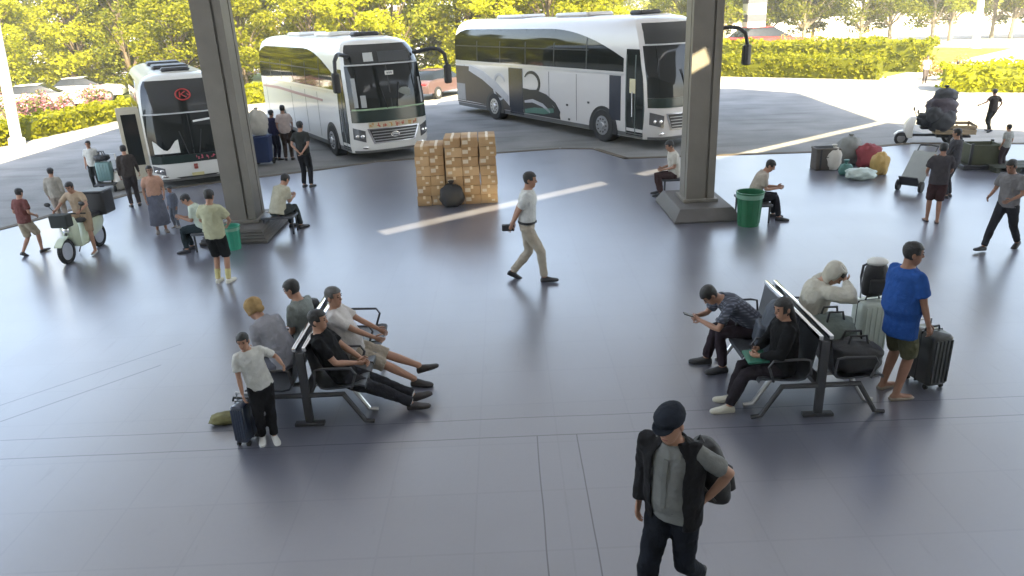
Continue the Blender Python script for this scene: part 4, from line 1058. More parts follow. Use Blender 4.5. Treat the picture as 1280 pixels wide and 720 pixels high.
def put_carton(kind, k, dims, along, depth, z, label):
    key = (kind, k)
    if key not in protoC: protoC[key] = make_carton(k, *dims); o = protoC[key]
    else: o = copy_tree(protoC[key])
    p = c0+cx_dir*(along+rg.uniform(-.010, .010))+cy_dir*(depth+rg.uniform(-.022, .022)); o.location = (p.x, p.y, z); o.rotation_euler = (0, 0, cang+rg.uniform(-.035, .035)); tag(o, label, 'carton', 'cartons stacked on the floor')
colsL = ['outer left stack of the lower block', 'inner stack of the lower block']; colsR = ['left stack of the taller block', 'middle stack of the taller block', 'right stack of the taller block']
for d in range(2):
    for i in range(2):
        for j in range(NL):
            nm = ordn[j] if j < NL-1 else 'topmost'
            put_carton('l', rg.randrange(3), (lw, .42, chL), lw*(i+.5), .22+.43*d, chL*j, '%s brown carton in the %s %s' % (nm, ('front', 'rear')[d], colsL[i]))
    for i in range(3):
        for j in range(NR):
            nm = ordn[j] if j < NR-1 else 'topmost'
            put_carton('r', rg.randrange(3), (rw-.01, .42, chR), lw*2+.02+rw*(i+.5), .16+.43*d, chR*j, '%s brown carton in the %s %s' % (nm, ('front', 'rear')[d], colsR[i]))
BLKC = mat('black_nylon', (.018, .018, .02), .6, var=.25, bump=.4, bscale=18)
blob('bag', P(566, 257)+V((0, -.05, 0)), (.27, .2, .26), BLKC, 'round black bag set against the front of the cartons', 'bag', knot=True, seed=3)

# bins
def bin_(p, r, h, m, label):
    root = empty('waste_bin', p); tag(root, label, 'waste bin')
    c = MB(); n = 28
    def rg_(rr, z): return [(rr*math.cos(2*PI*k/n), rr*math.sin(2*PI*k/n), z) for k in range(n)]
    c.loft([rg_(r*.82, 0), rg_(r*.84, .03), rg_(r*.92, h*.6), rg_(r, h*.94), rg_(r*1.05, h*.95), rg_(r*1.05, h), rg_(r*.96, h), rg_(r*.9, h*.7), rg_(r*.78, .05)]); c.build('bucket', m, root)
    c = MB(); c.tube([V((r*1.06*math.cos(a), r*1.06*math.sin(a), h)) for a in lin(0, 2*PI, 30)], .014, 6); c.build('rim', m, root)
    c = MB()
    for k in range(12):
        a = 2*PI*k/12; c.tube([(r*.845*math.cos(a), r*.845*math.sin(a), .06), (r*.985*math.cos(a), r*.985*math.sin(a), h*.9)], .008, 5)
    c.build('rib', m, root)
    c = MB(); c.loft([ell_ring(V((0, 0, z)), V((1, 0, 0)), V((0, 1, 0)), rr, rr, 20) for z, rr in ((h*.96, r*1.07), (h*.84, r*1.05), (h*.83, r*1.0))], cap=False); o = c.build('liner', mat('liner_film', (.16, .30, .22), .35, var=.2), root); 
    return root
GREEN = mat('bin_green', (.012, .12, .05), .4, var=.15); TEAL = mat('bin_teal', (.03, .25, .16), .4, var=.15)
bin_(P(935, 281), .245, .66, GREEN, 'green plastic waste bin standing at the plinth of the column')
bin_(P(293, 311), .16, .46, TEAL, 'teal waste bin half hidden behind the man in black shorts')

# luggage around the benches
GG = mat('case_sage', (.42, .47, .42), .4, var=.1, coat=.2); DK = mat('case_charcoal', (.03, .033, .033), .4, coat=.2)
ps = P(1081, 441); suitcase(ps, (.38, .25, .66), GG, 'tall sage green suitcase carrying a black backpack', 10)
backpack(ps+V((0, .0, .77)), .9, BLKC, 'black backpack with pale top sitting on the sage suitcase', 180, 0, mat('pale_cover', (.6, .6, .57), .7))
suitcase(P(1154, 478), (.26, .40, .60), DK, 'charcoal upright suitcase beside the man in blue', 12, tele=.12)
blob('duffel_bag', V((3.50, 7.40, .44)), (.24, .25, .21), mat('sage_canvas', (.11, .135, .12), .8, bump=.4), 'soft grey green bag on the middle bench seat', 'bag', seed=5, handle=True)
blob('bag', V((3.56, 6.96, .44)), (.27, .22, .16), BLKC, 'low black bag on the near bench seat', 'bag', seed=9, handle=True)
backpack(V((2.83, 7.46, .45)), 1.22, mat('slate_nylon', (.05, .06, .08), .65, bump=.4), 'slate grey backpack on the seat between bent man and seated woman', 80, 8)
# by the boy
suitcase(P(311, 551), (.14, .26, .42), mat('navy_case', (.012, .02, .045), .35, coat=.3), 'small navy upright case beside the boy', -10, tele=.10)
bgp = P(284, 527)
blob('bag', bgp, (.17, .10, .055), mat('green_tan', (.16, .15, .06), .8, var=.6, vscale=12), 'small crumpled green and tan pouch on the floor', 'bag', seed=12, rz=15)
# pile of luggage on the right
s_ = .85
def box_luggage(p, w_, d, h, m, label, rz):
    root = empty('storage_box', p, R(rz)); tag(root, label, 'box')
    c = MB(); c.rbox((0, 0, h/2), (w_/2, d/2, h/2), .03); c.build('box', m, root)
    c = MB(); c.rbox((0, 0, h-.03), (w_/2+.012, d/2+.012, .03), .03); c.build('lid', m, root)
    c = MB(); c.tube([(-.08, -d/2, h*.6), (-.08, -d/2-.03, h*.6), (.08, -d/2-.03, h*.6), (.08, -d/2, h*.6)], .01, 6); c.build('handle', BLACKP, root)
    for x in (-w_*.3, w_*.3):
        c = MB(); c.box((x, -d/2-.006, h/2), (.02, .006, h/2-.03)); c.build('strap', BLACKP, root)
    return root
G = 'luggage heaped on the floor at the right'
box_luggage(P(1030, 211), .60, .42, .56, mat('trunk_brown', (.075, .065, .055), .6, var=.3), 'dark brown trunk at the left of the luggage heap', -4)
WS = mat('sack_white', (.52, .50, .45), .8, var=.2, bump=.4, bscale=14); GYB = mat('bag_grey', (.22, .23, .22), .8, var=.3, bump=.4); REDB = mat('bag_red', (.24, .035, .045), .6, var=.25, bump=.4); OCH = mat('bag_ochre', (.42, .28, .09), .7, var=.3, bump=.4); PTE = mat('bag_pale_teal', (.42, .50, .46), .4, var=.3, bump=.4)
blob('sack', P(1040, 212), (.19, .17, .29), WS, 'narrow white sack leaning on the brown trunk', 'sack', G, seed=21, knot=True)
blob('bag', P(1060, 205), (.33, .25, .37), GYB, 'tall grey bag in the middle of the luggage heap', 'bag', G, seed=22, knot=True)
blob('bag', P(1084, 209), (.28, .24, .31), REDB, 'dark red bag in the luggage heap', 'bag', G, seed=23, wr=.14)
blob('bag', P(1098, 218), (.2, .18, .28), OCH, 'ochre bag at the right end of the luggage heap', 'bag', G, seed=24, wr=.13)
blob('bag', P(1056, 219), (.16, .14, .15), mat('bag_teal', (.06, .16, .14), .5, bump=.4), 'small dark teal bag in front of the grey bag', 'bag', G, seed=25, knot=True)
blob('bag', P(1075, 224), (.33, .2, .14), PTE, 'pale teal plastic bag lying in front of the heap', 'bag', G, seed=26, wr=.16)

# blue bin with white sacks near the second coach
p = P(331, 206, ROADZ)
root = empty('wheeled_bin', p); tag(root, 'dark blue wheeled bin by the second coach', 'bin')
BLU = mat('bin_blue', (.03, .05, .14), .5, var=.15)
c = MB(); c.loft([[(sx*a, sy*a*.8, z) for sx, sy in ((1, 1), (-1, 1), (-1, -1), (1, -1))] for z, a in ((.10, .24), (.86, .29), (.88, .31), (.93, .31))]); c.build('box', BLU, root, bevel=.02)
for s in (-1, 1):
    c = MB(); c.tube([(s*.22, .2, .1), (s*.28, .2, .1)], .1, 14); c.build('wheel', RUB, root)
c = MB(); c.tube([(-.2, .26, .86), (-.2, .36, .9), (.2, .36, .9), (.2, .26, .86)], .016, 6); c.build('handle', BLU, root)
blob('sack', p+V((0, 0, .94)), (.29, .24, .40), WS, 'big white sack resting on the dark blue bin', 'sack', seed=31, knot=True)
# loaded trolley by the first coach
p = P(137, 238, ROADZ)
root = empty('luggage_trolley', p, R(15)); tag(root, 'luggage trolley loaded with a teal case by the first coach', 'trolley')
c = MB(); c.rbox((0, 0, .22), (.28, .36, .02), .03); c.build('deck', DSTEEL, root)
for sx in (-1, 1):
    for sy in (-1, 1):
        c = MB(); c.tube([(sx*.22-.02, sy*.28, .09), (sx*.22+.02, sy*.28, .09)], .09, 14); c.build('wheel', RUB, root)
c = MB(); c.tube([(-.25, .34, .22), (-.25, .42, .95), (.25, .42, .95), (.25, .34, .22)], .016, 8); c.build('push_handle', STEEL, root)
suitcase(p+V((0, 0, .24)), (.40, .26, .52), mat('case_teal', (.14, .24, .24), .4), 'grey teal suitcase riding on the luggage trolley', 10, tele=0)
blob('bag', p+V((0, -.02, .84)), (.2, .16, .09), BLKC, 'black bag lying on the teal suitcase', 'bag', seed=33, handle=True)
blob('bag', P(152, 236, ROADZ), (.2, .2, .26), WS, 'pale bag on the road between trolley and first coach', 'bag', seed=34, handle=True)

# scooter
def scooter(p, face, s, label):
    root = empty('scooter', p, R(face-90)); root.scale = (s,)*3; tag(root, label, 'scooter')
    lime = mat('scooter_white_green', (.50, .56, .42), .3, coat=.4); dark = BLACKP
    for y, n_ in ((.68, 'front_wheel'), (-.62, 'rear_wheel')):
        c = MB(); 
        c.tube([(0, y+.24*math.cos(a), .27+.24*math.sin(a)) for a in lin(0, 2*PI, 28)], .052, 10); o = c.build('wheel', RUB, root)
        c = MB(); c.tube([(-.03, y, .27), (.03, y, .27)], .19, 20); c.build('rim', STEEL, o)
    c = MB(); c.loft([[(sx*w_, y, z) for sx, z in ((-1, z0), (1, z0), (1, z1), (-1, z1))] for y, w_, z0, z1 in ((-.85, .09, .55, .68), (-.6, .15, .42, .74), (-.2, .16, .34, .74), (-.08, .15, .28, .50), (.05, .15, .26, .32), (.30, .15, .26, .32))]); c.build('body', lime, root, bevel=.02)
    c = MB(); c.loft([[(sx*w_, y, z) for sx, y in ((-1, y0), (1, y0), (.6, y1), (-.6, y1))] for z, w_, y0, y1 in ((.28, .15, .28, .36), (.5, .19, .34, .50), (.75, .2, .33, .52), (.95, .12, .30, .42))]); c.build('front_shield', lime, root, bevel=.02)
    c = MB(); c.ell((0, .52, .70), (.08, .06, .09), 12, 8); c.build('headlight', CHROME, root)
    c = MB(); c.loft([[(sx*.08, y, z) for sx, z in ((-1, z0), (1, z0), (1, z0+.03), (-1, z0+.03))] for y, z0 in ((.42, .47), (.6, .56), (.78, .53), (.94, .42))]); c.build('mudguard', lime, root)
    c = MB(); c.tube([(0, .68, .27), (0, .56, .6), (0, .33, 1.0)], .03, 8); c.build('fork', DSTEEL, root)
    c = MB(); c.tube([(-.36, .24, 1.0), (-.2, .31, 1.02), (.2, .31, 1.02), (.36, .24, 1.0)], .018, 8); hb = c.build('handlebar', dark, root)
    for s2 in (-1, 1):
        c = MB(); c.tube([(s2*.27, .29, 1.02), (s2*.36, .34, 1.2)], .008, 6); c.ell((s2*.38, .34, 1.24), (.075, .015, .05), 12, 8); c.build('mirror', dark, hb)
    c = MB(); c.rbox((0, -.36, .78), (.15, .40, .05), .1); c.build('seat', dark, root)
    c = MB(); c.rbox((0, -.95, .98), (.26, .24, .26), .05); b_ = c.build('cargo_box', dark, root)
    c = MB(); c.rbox((0, -.95, 1.25), (.27, .25, .03), .05); c.build('lid', dark, b_)
    c = MB(); c.tube([(0, -.7, .68), (0, -1.1, .70)], .05, 8); c.build('carrier', DSTEEL, root)
    c = MB(); c.rbox((0, .60, .94), (.2, .12, .14), .04); c.build('apron', mat('apron_black', (.025, .03, .028), .8, bump=.4), root)
    c = MB(); c.tube([(.1, -.1, .26), (.2, -.08, .03)], .014, 6); c.build('kickstand', DSTEEL, root)
    return root
sf, sr = P(83, 331), P(131, 304)
SCA = math.degrees(math.atan2(sf.y-sr.y, sf.x-sr.x)); SCS = .86
scm = (sf+sr)/2
scooter(scm, SCA, SCS, 'white and green scooter with black cargo box under the rider')

# cargo tricycle with its load
tf, tb = P(1120, 181, ROADZ), P(1206, 182, ROADZ)
ta = math.degrees(math.atan2(tf.y-tb.y, tf.x-tb.x)); tm = (tf+tb)/2; TL = (tf-tb).length
root = empty('cargo_tricycle', tm, R(ta-90)); ts_ = TL/2.5; root.scale = (ts_,)*3; tag(root, 'cargo tricycle with white front fairing and wooden bed', 'tricycle')
WD = mat('bed_wood', (.26, .2, .12), .8, var=.4, vscale=4)
for x, y, r in ((0, 1.1, .26), (-.52, -.75, .28), (.52, -.75, .28)):
    c = MB(); c.tube([(x, y+(r-.06)*math.cos(a), r+(r-.06)*math.sin(a)) for a in lin(0, 2*PI, 26)], .06, 10); o = c.build('wheel', RUB, root)
    c = MB(); c.tube([(x-.03, y, r), (x+.03, y, r)], r-.1, 18); c.build('rim', STEEL, o)
c = MB(); c.loft([[(sx*w_, y, z) for sx, y in ((-1, y0), (1, y0), (.7, y1), (-.7, y1))] for z, w_, y0, y1 in ((.3, .22, .72, .9), (.6, .3, .75, 1.05), (.9, .32, .72, 1.02), (1.15, .2, .66, .85))]); c.build('fairing', WPAINT, root, bevel=.02)
c = MB(); c.loft([[(sx*.10, y, z) for sx, z in ((-1, z0), (1, z0), (1, z0+.03), (-1, z0+.03))] for y, z0 in ((.85, .50), (1.05, .58), (1.25, .54), (1.38, .42))]); c.build('mudguard', WPAINT, root)
c = MB(); c.tube([(-.4, .5, 1.1), (-.15, .66, 1.12), (.15, .66, 1.12), (.4, .5, 1.1)], .02, 8); hb = c.build('handlebar', BLACKP, root)
for s2 in (-1, 1):
    c = MB(); c.tube([(s2*.3, .58, 1.12), (s2*.42, .68, 1.35)], .012, 6); c.ell((s2*.45, .69, 1.40), (.11, .03, .08), 12, 8); c.build('mirror', BLACKP, hb)
c = MB(); c.rbox((0, .22, .72), (.2, .25, .06), .08); c.build('seat', BLACKP, root)
c = MB(); c.box((0, .3, .42), (.06, .9, .05)); c.box((0, -.7, .42), (.42, .6, .04)); c.build('frame', DSTEEL, root)
c = MB(); c.box((0, -.72, .56), (.58, .72, .03)); c.build('bed', WD, root)
for s2 in (-1, 1):
    c = MB()
    for z in (.66, .82): c.box((s2*.57, -.72, z), (.015, .72, .055))
    for y in (-1.38, -.72, -.05): c.box((s2*.553, y, .74), (.012, .03, .17))
    c.build('side_rail', WD, root, bevel=.004)
c = MB()
for z in (.66, .82): c.box((0, -1.43, z), (.55, .015, .055))
c.build('tailboard', WD, root, bevel=.004)
MT = Matrix.Translation(tm) @ Matrix.Rotation(R(ta-90), 4, 'Z') @ Matrix.Scale(ts_, 4)
PUR = mat('bag_plum', (.045, .035, .045), .7, var=.3, bump=.5, bscale=12); CHA = mat('bag_char', (.03, .032, .036), .7, var=.3, bump=.5, bscale=12)
def onbed(x, y, z): return MT @ V((x, y, z))
G = 'bags loaded on the cargo tricycle'
blob('bag', onbed(-.25, -.22, .60), (.33, .36, .34), CHA, 'large charcoal bag low on the tricycle bed behind its seat', 'bag', G, seed=41)
blob('bag', onbed(.27, -.3, .60), (.3, .4, .36), PUR, 'plum coloured bag low on the tricycle bed', 'bag', G, seed=42)
blob('bag', onbed(-.1, -.18, 1.16), (.40, .36, .30), PUR, 'wide plum bag stacked on the lower tricycle bags', 'bag', G, seed=43)
blob('bag', onbed(.02, -.28, 1.66), (.30, .27, .22), CHA, 'charcoal bag at the very top of the tricycle load', 'bag', G, seed=44, knot=True)
blob('bag', onbed(.0, .26, .79), (.26, .24, .2), CHA, 'charcoal bag tied over the tricycle seat', 'bag', G, seed=45, wr=.13)
blob('bag', onbed(-.42, .06, .98), (.24, .22, .24), CHA, 'charcoal bag bulging over the near side of the tricycle load', 'bag', G, seed=46, wr=.13)
# hand truck with a grey sheet
hp_ = P(1136, 239); root = empty('hand_truck', hp_, R(-48)); tag(root, 'tilted hand truck with grey sheet beside the man in dark shorts', 'hand truck')
til = rotaxis(V((1, 0, 0)), -48)
for s2 in (-1, 1):
    c = MB(); c.tube([til @ V((s2*.19, 0, .0))+V((0, 0, .12)), til @ V((s2*.19, 0, 1.15))+V((0, 0, .12))], .016, 8); c.build('rail', DSTEEL, root)
    c = MB(); c.tube([(s2*.21, 0, .12), (s2*.27, 0, .12)], .12, 18); o = c.build('wheel', RUB, root)
c = MB(); c.box(til @ V((0, -.14, .02))+V((0, 0, .12)), (.2, .15, .008), til); c.build('toe_plate', DSTEEL, root)
c = MB(); c.box(til @ V((0, -.02, .5))+V((0, 0, .12)), (.25, .02, .46), til); c.build('sheet', mat('sheet_grey', (.30, .32, .31), .7), root, bevel=.008)
c = MB(); c.tube([til @ V((-.19, 0, 1.15))+V((0, 0, .12)), til @ V((0, .06, 1.22))+V((0, 0, .12)), til @ V((.19, 0, 1.15))+V((0, 0, .12))], .016, 8); c.build('handle', BLACKP, root)
# dark crate at the far right
p = P(1223, 209); root = empty('crate', p, R(-8)); tag(root, 'dark olive open crate on a black base at far right', 'crate')
c = MB(); c.rbox((0, 0, .06), (.5, .36, .06), .03); c.build('base', BLACKP, root)
OL = mat('crate_olive', (.055, .06, .03), .6, var=.3)
for (x, y, hx, hy) in ((0, -.28, .36, .02), (0, .28, .36, .02), (-.34, 0, .02, .26), (.34, 0, .02, .26)):
    c = MB(); c.box((x, y, .36), (hx, hy, .24)); c.build('panel', OL, root, bevel=.008)
for sx in (-1, 1):
    for sy in (-1, 1):
        c = MB(); c.box((sx*.355, sy*.295, .37), (.03, .03, .27)); c.build('corner_post', BLACKP, root, bevel=.006)
c = MB(); c.box((0, 0, .14), (.32, .25, .01)); c.build('bottom', OL, root)
p = P(1262, 212); root = empty('pallet', p, R(-8)); tag(root, 'low dark pallet at the right picture edge', 'pallet')
for k in range(5):
    c = MB(); c.box((0, -.36+.18*k, .13), (.55, .07, .012)); c.build('board', mat('pallet_dark', (.05, .055, .04), .8, var=.4), root, bevel=.004)
for x in (-.45, 0, .45):
    c = MB(); c.box((x, 0, .06), (.05, .42, .055)); c.build('bearer', mat('pallet_dark', (.05, .055, .04), .8), root)
# ------------------------------------------------------------------ people
def st(foot, head, face, label, pose=None, out=None, z=0.0, vox=.02, base=1.735):
    g, s = stand_at(foot, head, base, z)
    return person(g, face, s, label, pose, out, vox)
def at_head(px, py, hz): q = P(px, py, hz); return q

def plaid(name, a, b_):
    m, nt, bb = nmat(name); N = nt.nodes; L = nt.links; tc = N.new('ShaderNodeTexCoord'); fac = None
    for ax in ('X', 'Z'):
        wv = N.new('ShaderNodeTexWave'); wv.bands_direction = ax; wv.inputs['Scale'].default_value = 9; wv.inputs['Distortion'].default_value = .6; L.new(tc.outputs['Object'], wv.inputs['Vector'])
        if fac is None: fac = wv.outputs['Fac']
        else:
            ad = N.new('ShaderNodeMath'); ad.operation = 'MULTIPLY'; L.new(fac, ad.inputs[0]); L.new(wv.outputs['Fac'], ad.inputs[1]); fac = ad.outputs[0]
    mx = N.new('ShaderNodeMix'); mx.data_type = 'RGBA'; L.new(fac, mx.inputs[0]); mx.inputs[6].default_value = (*b_, 1); mx.inputs[7].default_value = (*[min(1, c*1.7) for c in a], 1)
    L.new(mx.outputs[2], bb.inputs['Base Color']); bb.inputs['Roughness'].default_value = .85; return m

# --- man in the flat cap, walking towards the camera
q = P(849, 499, 1.74)
body, I = person(V((q.x, q.y+.02, 0)), 232, 1.0, 'older man in dark flat cap and open black jacket walking past',
    dict(pelvis=(0, 0, .915), footR=(.09, .20, .085), footL=(-.09, -.30, .17), pitL=-38, lean=4, lean2=6, twist=4, head=(10, -8, 0), handR=(.23, .06, .90), elbR=(.4, -1, 0),
         handL=(-.20, -.08, 1.0), elbL=(-1, -.9, -.15), belly=.03),
    dict(hair='flatcap', hat=(.018, .022, .032), top=(.17, .175, .17), bottom=(.010, .012, .018), shoe=(.02, .02, .025), hem=-.06), vox=.012)
# open jacket: a shell round chest and back, open in front, plus the right sleeve
def jacket(body, I, m, sleeves=(1,)):
    c = MB(); S = I['S']; secs = [(I['P0']-I['d1']*.10, I['Xp'], I['Yp'], .20, .155), (I['P0']+I['d1']*.02, I['Xp'], I['Yp'], .205, .165)]+[(q[0], q[1], q[2], q[3]+.043, q[4]+.05) for q in S[2:7]]+[(S[7][0], S[7][1], S[7][2], .135, .105), (I['N']+I['d3']*.03, S[8][1], S[8][2], .085, .085)]
    a0, a1 = R(90+38), R(90+360-30); n = 26
    def arc(s_, dr): return [s_[0]+s_[1]*((s_[3]+dr)*math.cos(a))+s_[2]*((s_[4]+dr)*math.sin(a)) for a in lin(a0, a1, n)]
    c.loft([arc(s_, 0)+arc(s_, -.022)[::-1] for s_ in secs])
    for s in sleeves:
        el, wr = I['arms'][s]; sh = I['sh'][s]; c.tube([sh-I['Xc']*s*.05, sh, sh+(el-sh)*.3, el, el+(wr-el)*.5, wr-(wr-el)*.03], [.07, .085, .074, .064, .06, .05], 14)
    for s in (-1, 1):
        if s not in sleeves:
            el, wr = I['arms'][s]; sh = I['sh'][s]; c.tube([sh-I['Xc']*s*.06, sh-I['Xc']*s*.0], [.075, .083], 12)
    # collar
    o = c.build('jacket', m, body); remesh(o, .011, 2, .010, 9, 3); return o
jacket(body, I, cloth((.014, .014, .016)))
c = MB(); Yc = I['Yc']; S = I['S']
pl_ = [S[k][0]+S[k][2]*(S[k][4]+.0335) for k in (2, 3, 4, 5, 6)]
c.loft([[p-I['Xc']*.016, p+I['Xc']*.016, p+I['Xc']*.016-S[4][2]*.012, p-I['Xc']*.016-S[4][2]*.012] for p in pl_]); c.build('placket', cloth((.15, .155, .15)), body)
bp = backpack((0, 0, 0), 1.0, BLKC, 'black shoulder bag slung behind the man in the flat cap', 0)
wp = world(body, V((-.16, -.30, .86))); bp.location = wp; bp.rotation_euler = (R(6), R(-10), R(232-90+150)); bp.scale = (1.0, .95, .95)

# --- walking man in white shirt
st((661, 350), (658, 212), -6, 'man in white short sleeved shirt and khaki trousers striding right',
   walk(.25, handL=(-.10, -.22, .93), handR=(.10, -.23, .90), elbL=(-1, -.4, 0), elbR=(1, -.4, 0), head=(4, 0, 0), lean=3),
   dict(top=(.50, .51, .50), bottom=(.36, .32, .26), shoe=(.015, .015, .017), hem=.04, belt=True), vox=.015)
g_, s_w = stand_at((661, 350), (658, 212)); 
pp = MB(); pp.rbox((0, 0, 0), (.10, .045, .05), .02); o = pp.build('pouch', BLKC); o.location = g_+V((-.285*s_w, -.03, .87*s_w)); tag(o, 'small black pouch held behind the back of the striding man', 'pouch')

# --- left bench
BX = -2.25
def seat_person(wx, wy, face, s, label, pose, out, vox=.015):
    return person(V((wx, wy, 0)), face, s, label, pose, out, vox)
seat_person(BX+.36, 7.24, 2, .97, 'man in black t-shirt and dark trousers lounging with legs stretched out',
    sit(pelvis=(0, 0, .52), lean=-27, lean2=-16, footL=(-.10, .84, .085), footR=(.06, .80, .085), kneeL=(0, .3, 1), kneeR=(.1, .3, 1), pitL=12, pitR=10, toeL=14, toeR=-14, handL=(-.03, .22, .66), handR=(.08, .18, .66), elbR=(1, -.6, -.3), elbL=(-1, -.6, -.3), head=(6, -4, 0)),
    dict(top=(.009, .009, .010), bottom=(.018, .018, .022), shoe=(.025, .02, .02), socks=(.5, .5, .5)), .013)
seat_person(BX+.36, 7.86, 0, .97, 'grey haired man in white shirt and beige shorts with crossed legs',
    sit(pelvis=(0, 0, .53), lean=-22, lean2=-12, footL=(-.02, .86, .20), footR=(.07, .74, .085), kneeL=(.12, .3, 1), kneeR=(.0, .3, 1), pitL=18, toeL=-4, toeR=-10, handL=(-.10, .32, .70), handR=(.10, .30, .68), head=(4, -22, 0), belly=.03),
    dict(top=(.50, .47, .45), bottom=(.30, .26, .21), legs='short', shoe=(.025, .02, .02), hairm=HAIRG), .013)
seat_person(BX-.22, 8.08, 160, .97, 'man with thick black hair in grey green shirt turned away on the bench',
    sit(pelvis=(0, 0, .54), lean=4, lean2=8, head=(14, 10, 0)),
    dict(top=(.19, .21, .20), bottom=(.03, .03, .035)), .015)
seat_person(BX-.32, 7.54, 150, 1.0, 'person in light grey top and tan headscarf leaning forward on the bench',
    sit(pelvis=(0, 0, .54), lean=27, lean2=44, head=(12, 0, 0), handL=(-.1, .42, .60), handR=(.1, .42, .60)),
    dict(hair='headscarf', hat=(.33, .22, .10), top=(.25, .25, .275), sleeve='long', bottom=(.10, .10, .12)), .014)
st((337, 548), (336, 409), 292, 'boy in white shirt and black trousers leaning his elbow on the bench end',
   dict(lean=0, side=10, handL=(-.34, .16, 1.20), elbL=(-1, -.2, -1), handR=(.25, .10, .84), footR=(.09, .0, .08), footL=(-.07, .06, .08), head=(6, -18, 4)),
   dict(top=(.52, .52, .49), bottom=(.014, .014, .018), shoe=(.62, .62, .60)), vox=.016)
backpack(V((BX-.20, 8.44, .46)), .95, BLKC, 'black backpack propped against the bench back beside the man in grey green', -80, 0)

# --- right bench
QX = 3.15
body, I = seat_person(QX-.32, 7.93, 180, 1.0, 'man in grey checked shirt bent over a phone on the bench',
    sit(pelvis=(0, 0, .54), lean=43, lean2=60, head=(26, 6, 0), footL=(-.13, .38, .085), footR=(.13, .50, .085), handL=(-.07, .66, .66), handR=(.07, .66, .66), elbL=(-1, -.2, -1), elbR=(1, -.2, -1)),
    dict(top=(.10, .11, .135), bottom=(.028, .02, .026), shoe=(.015, .015, .017)), .014)
for ch_ in kids(body):
    if ch_.name.startswith('shirt'): ch_.data.materials[0] = plaid('plaid_grey', (.10, .11, .14), (.045, .05, .07))
ph = MB(); ph.rbox((0, 0, 0), (.04, .085, .006), .01); o = ph.build('phone', BLACKP); o.location = world(body, V((0, .76, .70))); o.rotation_euler = (R(20), 0, R(90)); tag(o, 'dark phone held by the man in the checked shirt', 'phone')
body, I = seat_person(QX-.33, 6.96, 176, .95, 'long haired woman in black seated at the near bench end',
    sit(pelvis=(0, 0, .535), lean=0, lean2=3, head=(10, 22, 0), footL=(-.11, .58, .085), footR=(.11, .50, .085), handL=(-.08, .28, .68), handR=(.10, .26, .68), elbL=(-1, -.5, -.5), elbR=(1, -.5, -.5)),
    dict(hair='long', top=(.010, .009, .010), sleeve='long', bottom=(.022, .018, .022), shoe=(.42, .40, .33), loose=.012), .013)
fo = MB(); fo.rbox((0, 0, 0), (.15, .11, .012), .01); o = fo.build('folder', mat('folder_green', (.02, .13, .085), .5)); o.location = world(body, V((0, .30, .63))); o.rotation_euler = (R(-4), 0, R(86)); tag(o, 'green folder on the lap of the woman in black', 'folder')
seat_person(QX+.28, 7.84, -8, 1.03, 'person in cream hooded top bent forward on the bench',
    sit(pelvis=(0, 0, .54), lean=6, lean2=20, head=(38, -30, 0), footL=(-.12, .62, .085), footR=(.12, .58, .085), handL=(-.12, .30, 1.12), handR=(.13, .30, 1.12), elbL=(-1, .5, -.5), elbR=(1, .5, -.5)),
    dict(top=(.44, .42, .36), sleeve='long', bottom=(.05, .06, .058), shoe=(.58, .58, .56), loose=.026, hood=True), .014)
st((1112, 492), (1130, 301), 16, 'heavy man in bright blue t-shirt and olive shorts standing by the bench',
   dict(belly=.055, head=(6, -28, 0), handL=(-.24, .14, .84), handR=(.26, .12, .83), footL=(-.13, .02, .08), footR=(.12, -.04, .08), lean=-2),
   dict(top=(.022, .075, .27), bottom=(.085, .085, .05), legs='short', sandals=True, shoe=(.24, .2, .16), hem=-.22, loose=.010, skin=1), vox=.015)

# --- around the left column
st((280, 353), (267, 236), 84, 'man in pale lime shirt and black shorts standing with his back turned',
   dict(handL=(-.14, .26, 1.02), handR=(.14, .26, 1.02), elbL=(-1, -.4, -.4), elbR=(1, -.4, -.4), head=(14, 0, 0)),
   dict(top=(.40, .40, .27), bottom=(.012, .013, .014), legs='short', socks=(.52, .46, .22), shoe=(.58, .56, .48), loose=.01))
SB = .86
q = P(255, 284, .45); ledge(q.x, q.y+.1, .2, .32, 'low steel bench on the left of the first column')
seat_person(q.x, q.y, 190, SB*1.05, 'man in pale green shirt sitting beside the first column with a phone',
    sit(pelvis=(0, 0, .50), lean=14, lean2=22, head=(22, 0, 0), footL=(-.12, .40, .085), footR=(.12, .34, .085), handL=(-.05, .42, .76), handR=(.05, .40, .76)),
    dict(top=(.46, .52, .44), sleeve='short', bottom=(.02, .03, .035), shoe=(.02, .02, .025)), .02)
q = P(347, 268, .42); ledge(q.x, q.y+.1, .34, .2, 'low steel bench on the right of the first column')
seat_person(q.x, q.y+.05, 62, 1.0, 'man in beige shirt sitting hunched beside the first column',
    sit(pelvis=(0, -.02, .48), lean=22, lean2=34, head=(20, 0, 0), footL=(-.13, .46, .085), footR=(.13, .46, .085), handL=(-.06, .44, .70), handR=(.06, .44, .70)),
    dict(top=(.42, .40, .31), bottom=(.035, .04, .04), belly=.02), .02)
st((385, 234), (380, 151), 80, 'man in dark shirt and black trousers with hands clasped behind his back',
   dict(handL=(-.06, -.17, .98), handR=(.06, -.17, .96), elbL=(-1, -.2, 0), elbR=(1, -.2, 0)), dict(top=(.03, .032, .03), bottom=(.015, .015, .018)), vox=.022)
st((347, 200), (344, 137), 60, 'person in navy clothes by the second coach', None, dict(top=(.03, .03, .075), bottom=(.02, .02, .04), sleeve='long'), ROADZ, .025)
st((362, 200), (357, 131), 100, 'person in pale pink top and dark trousers by the second coach', dict(handR=(.2, .28, 1.0)), dict(top=(.52, .44, .42), bottom=(.06, .045, .04)), ROADZ, .025)

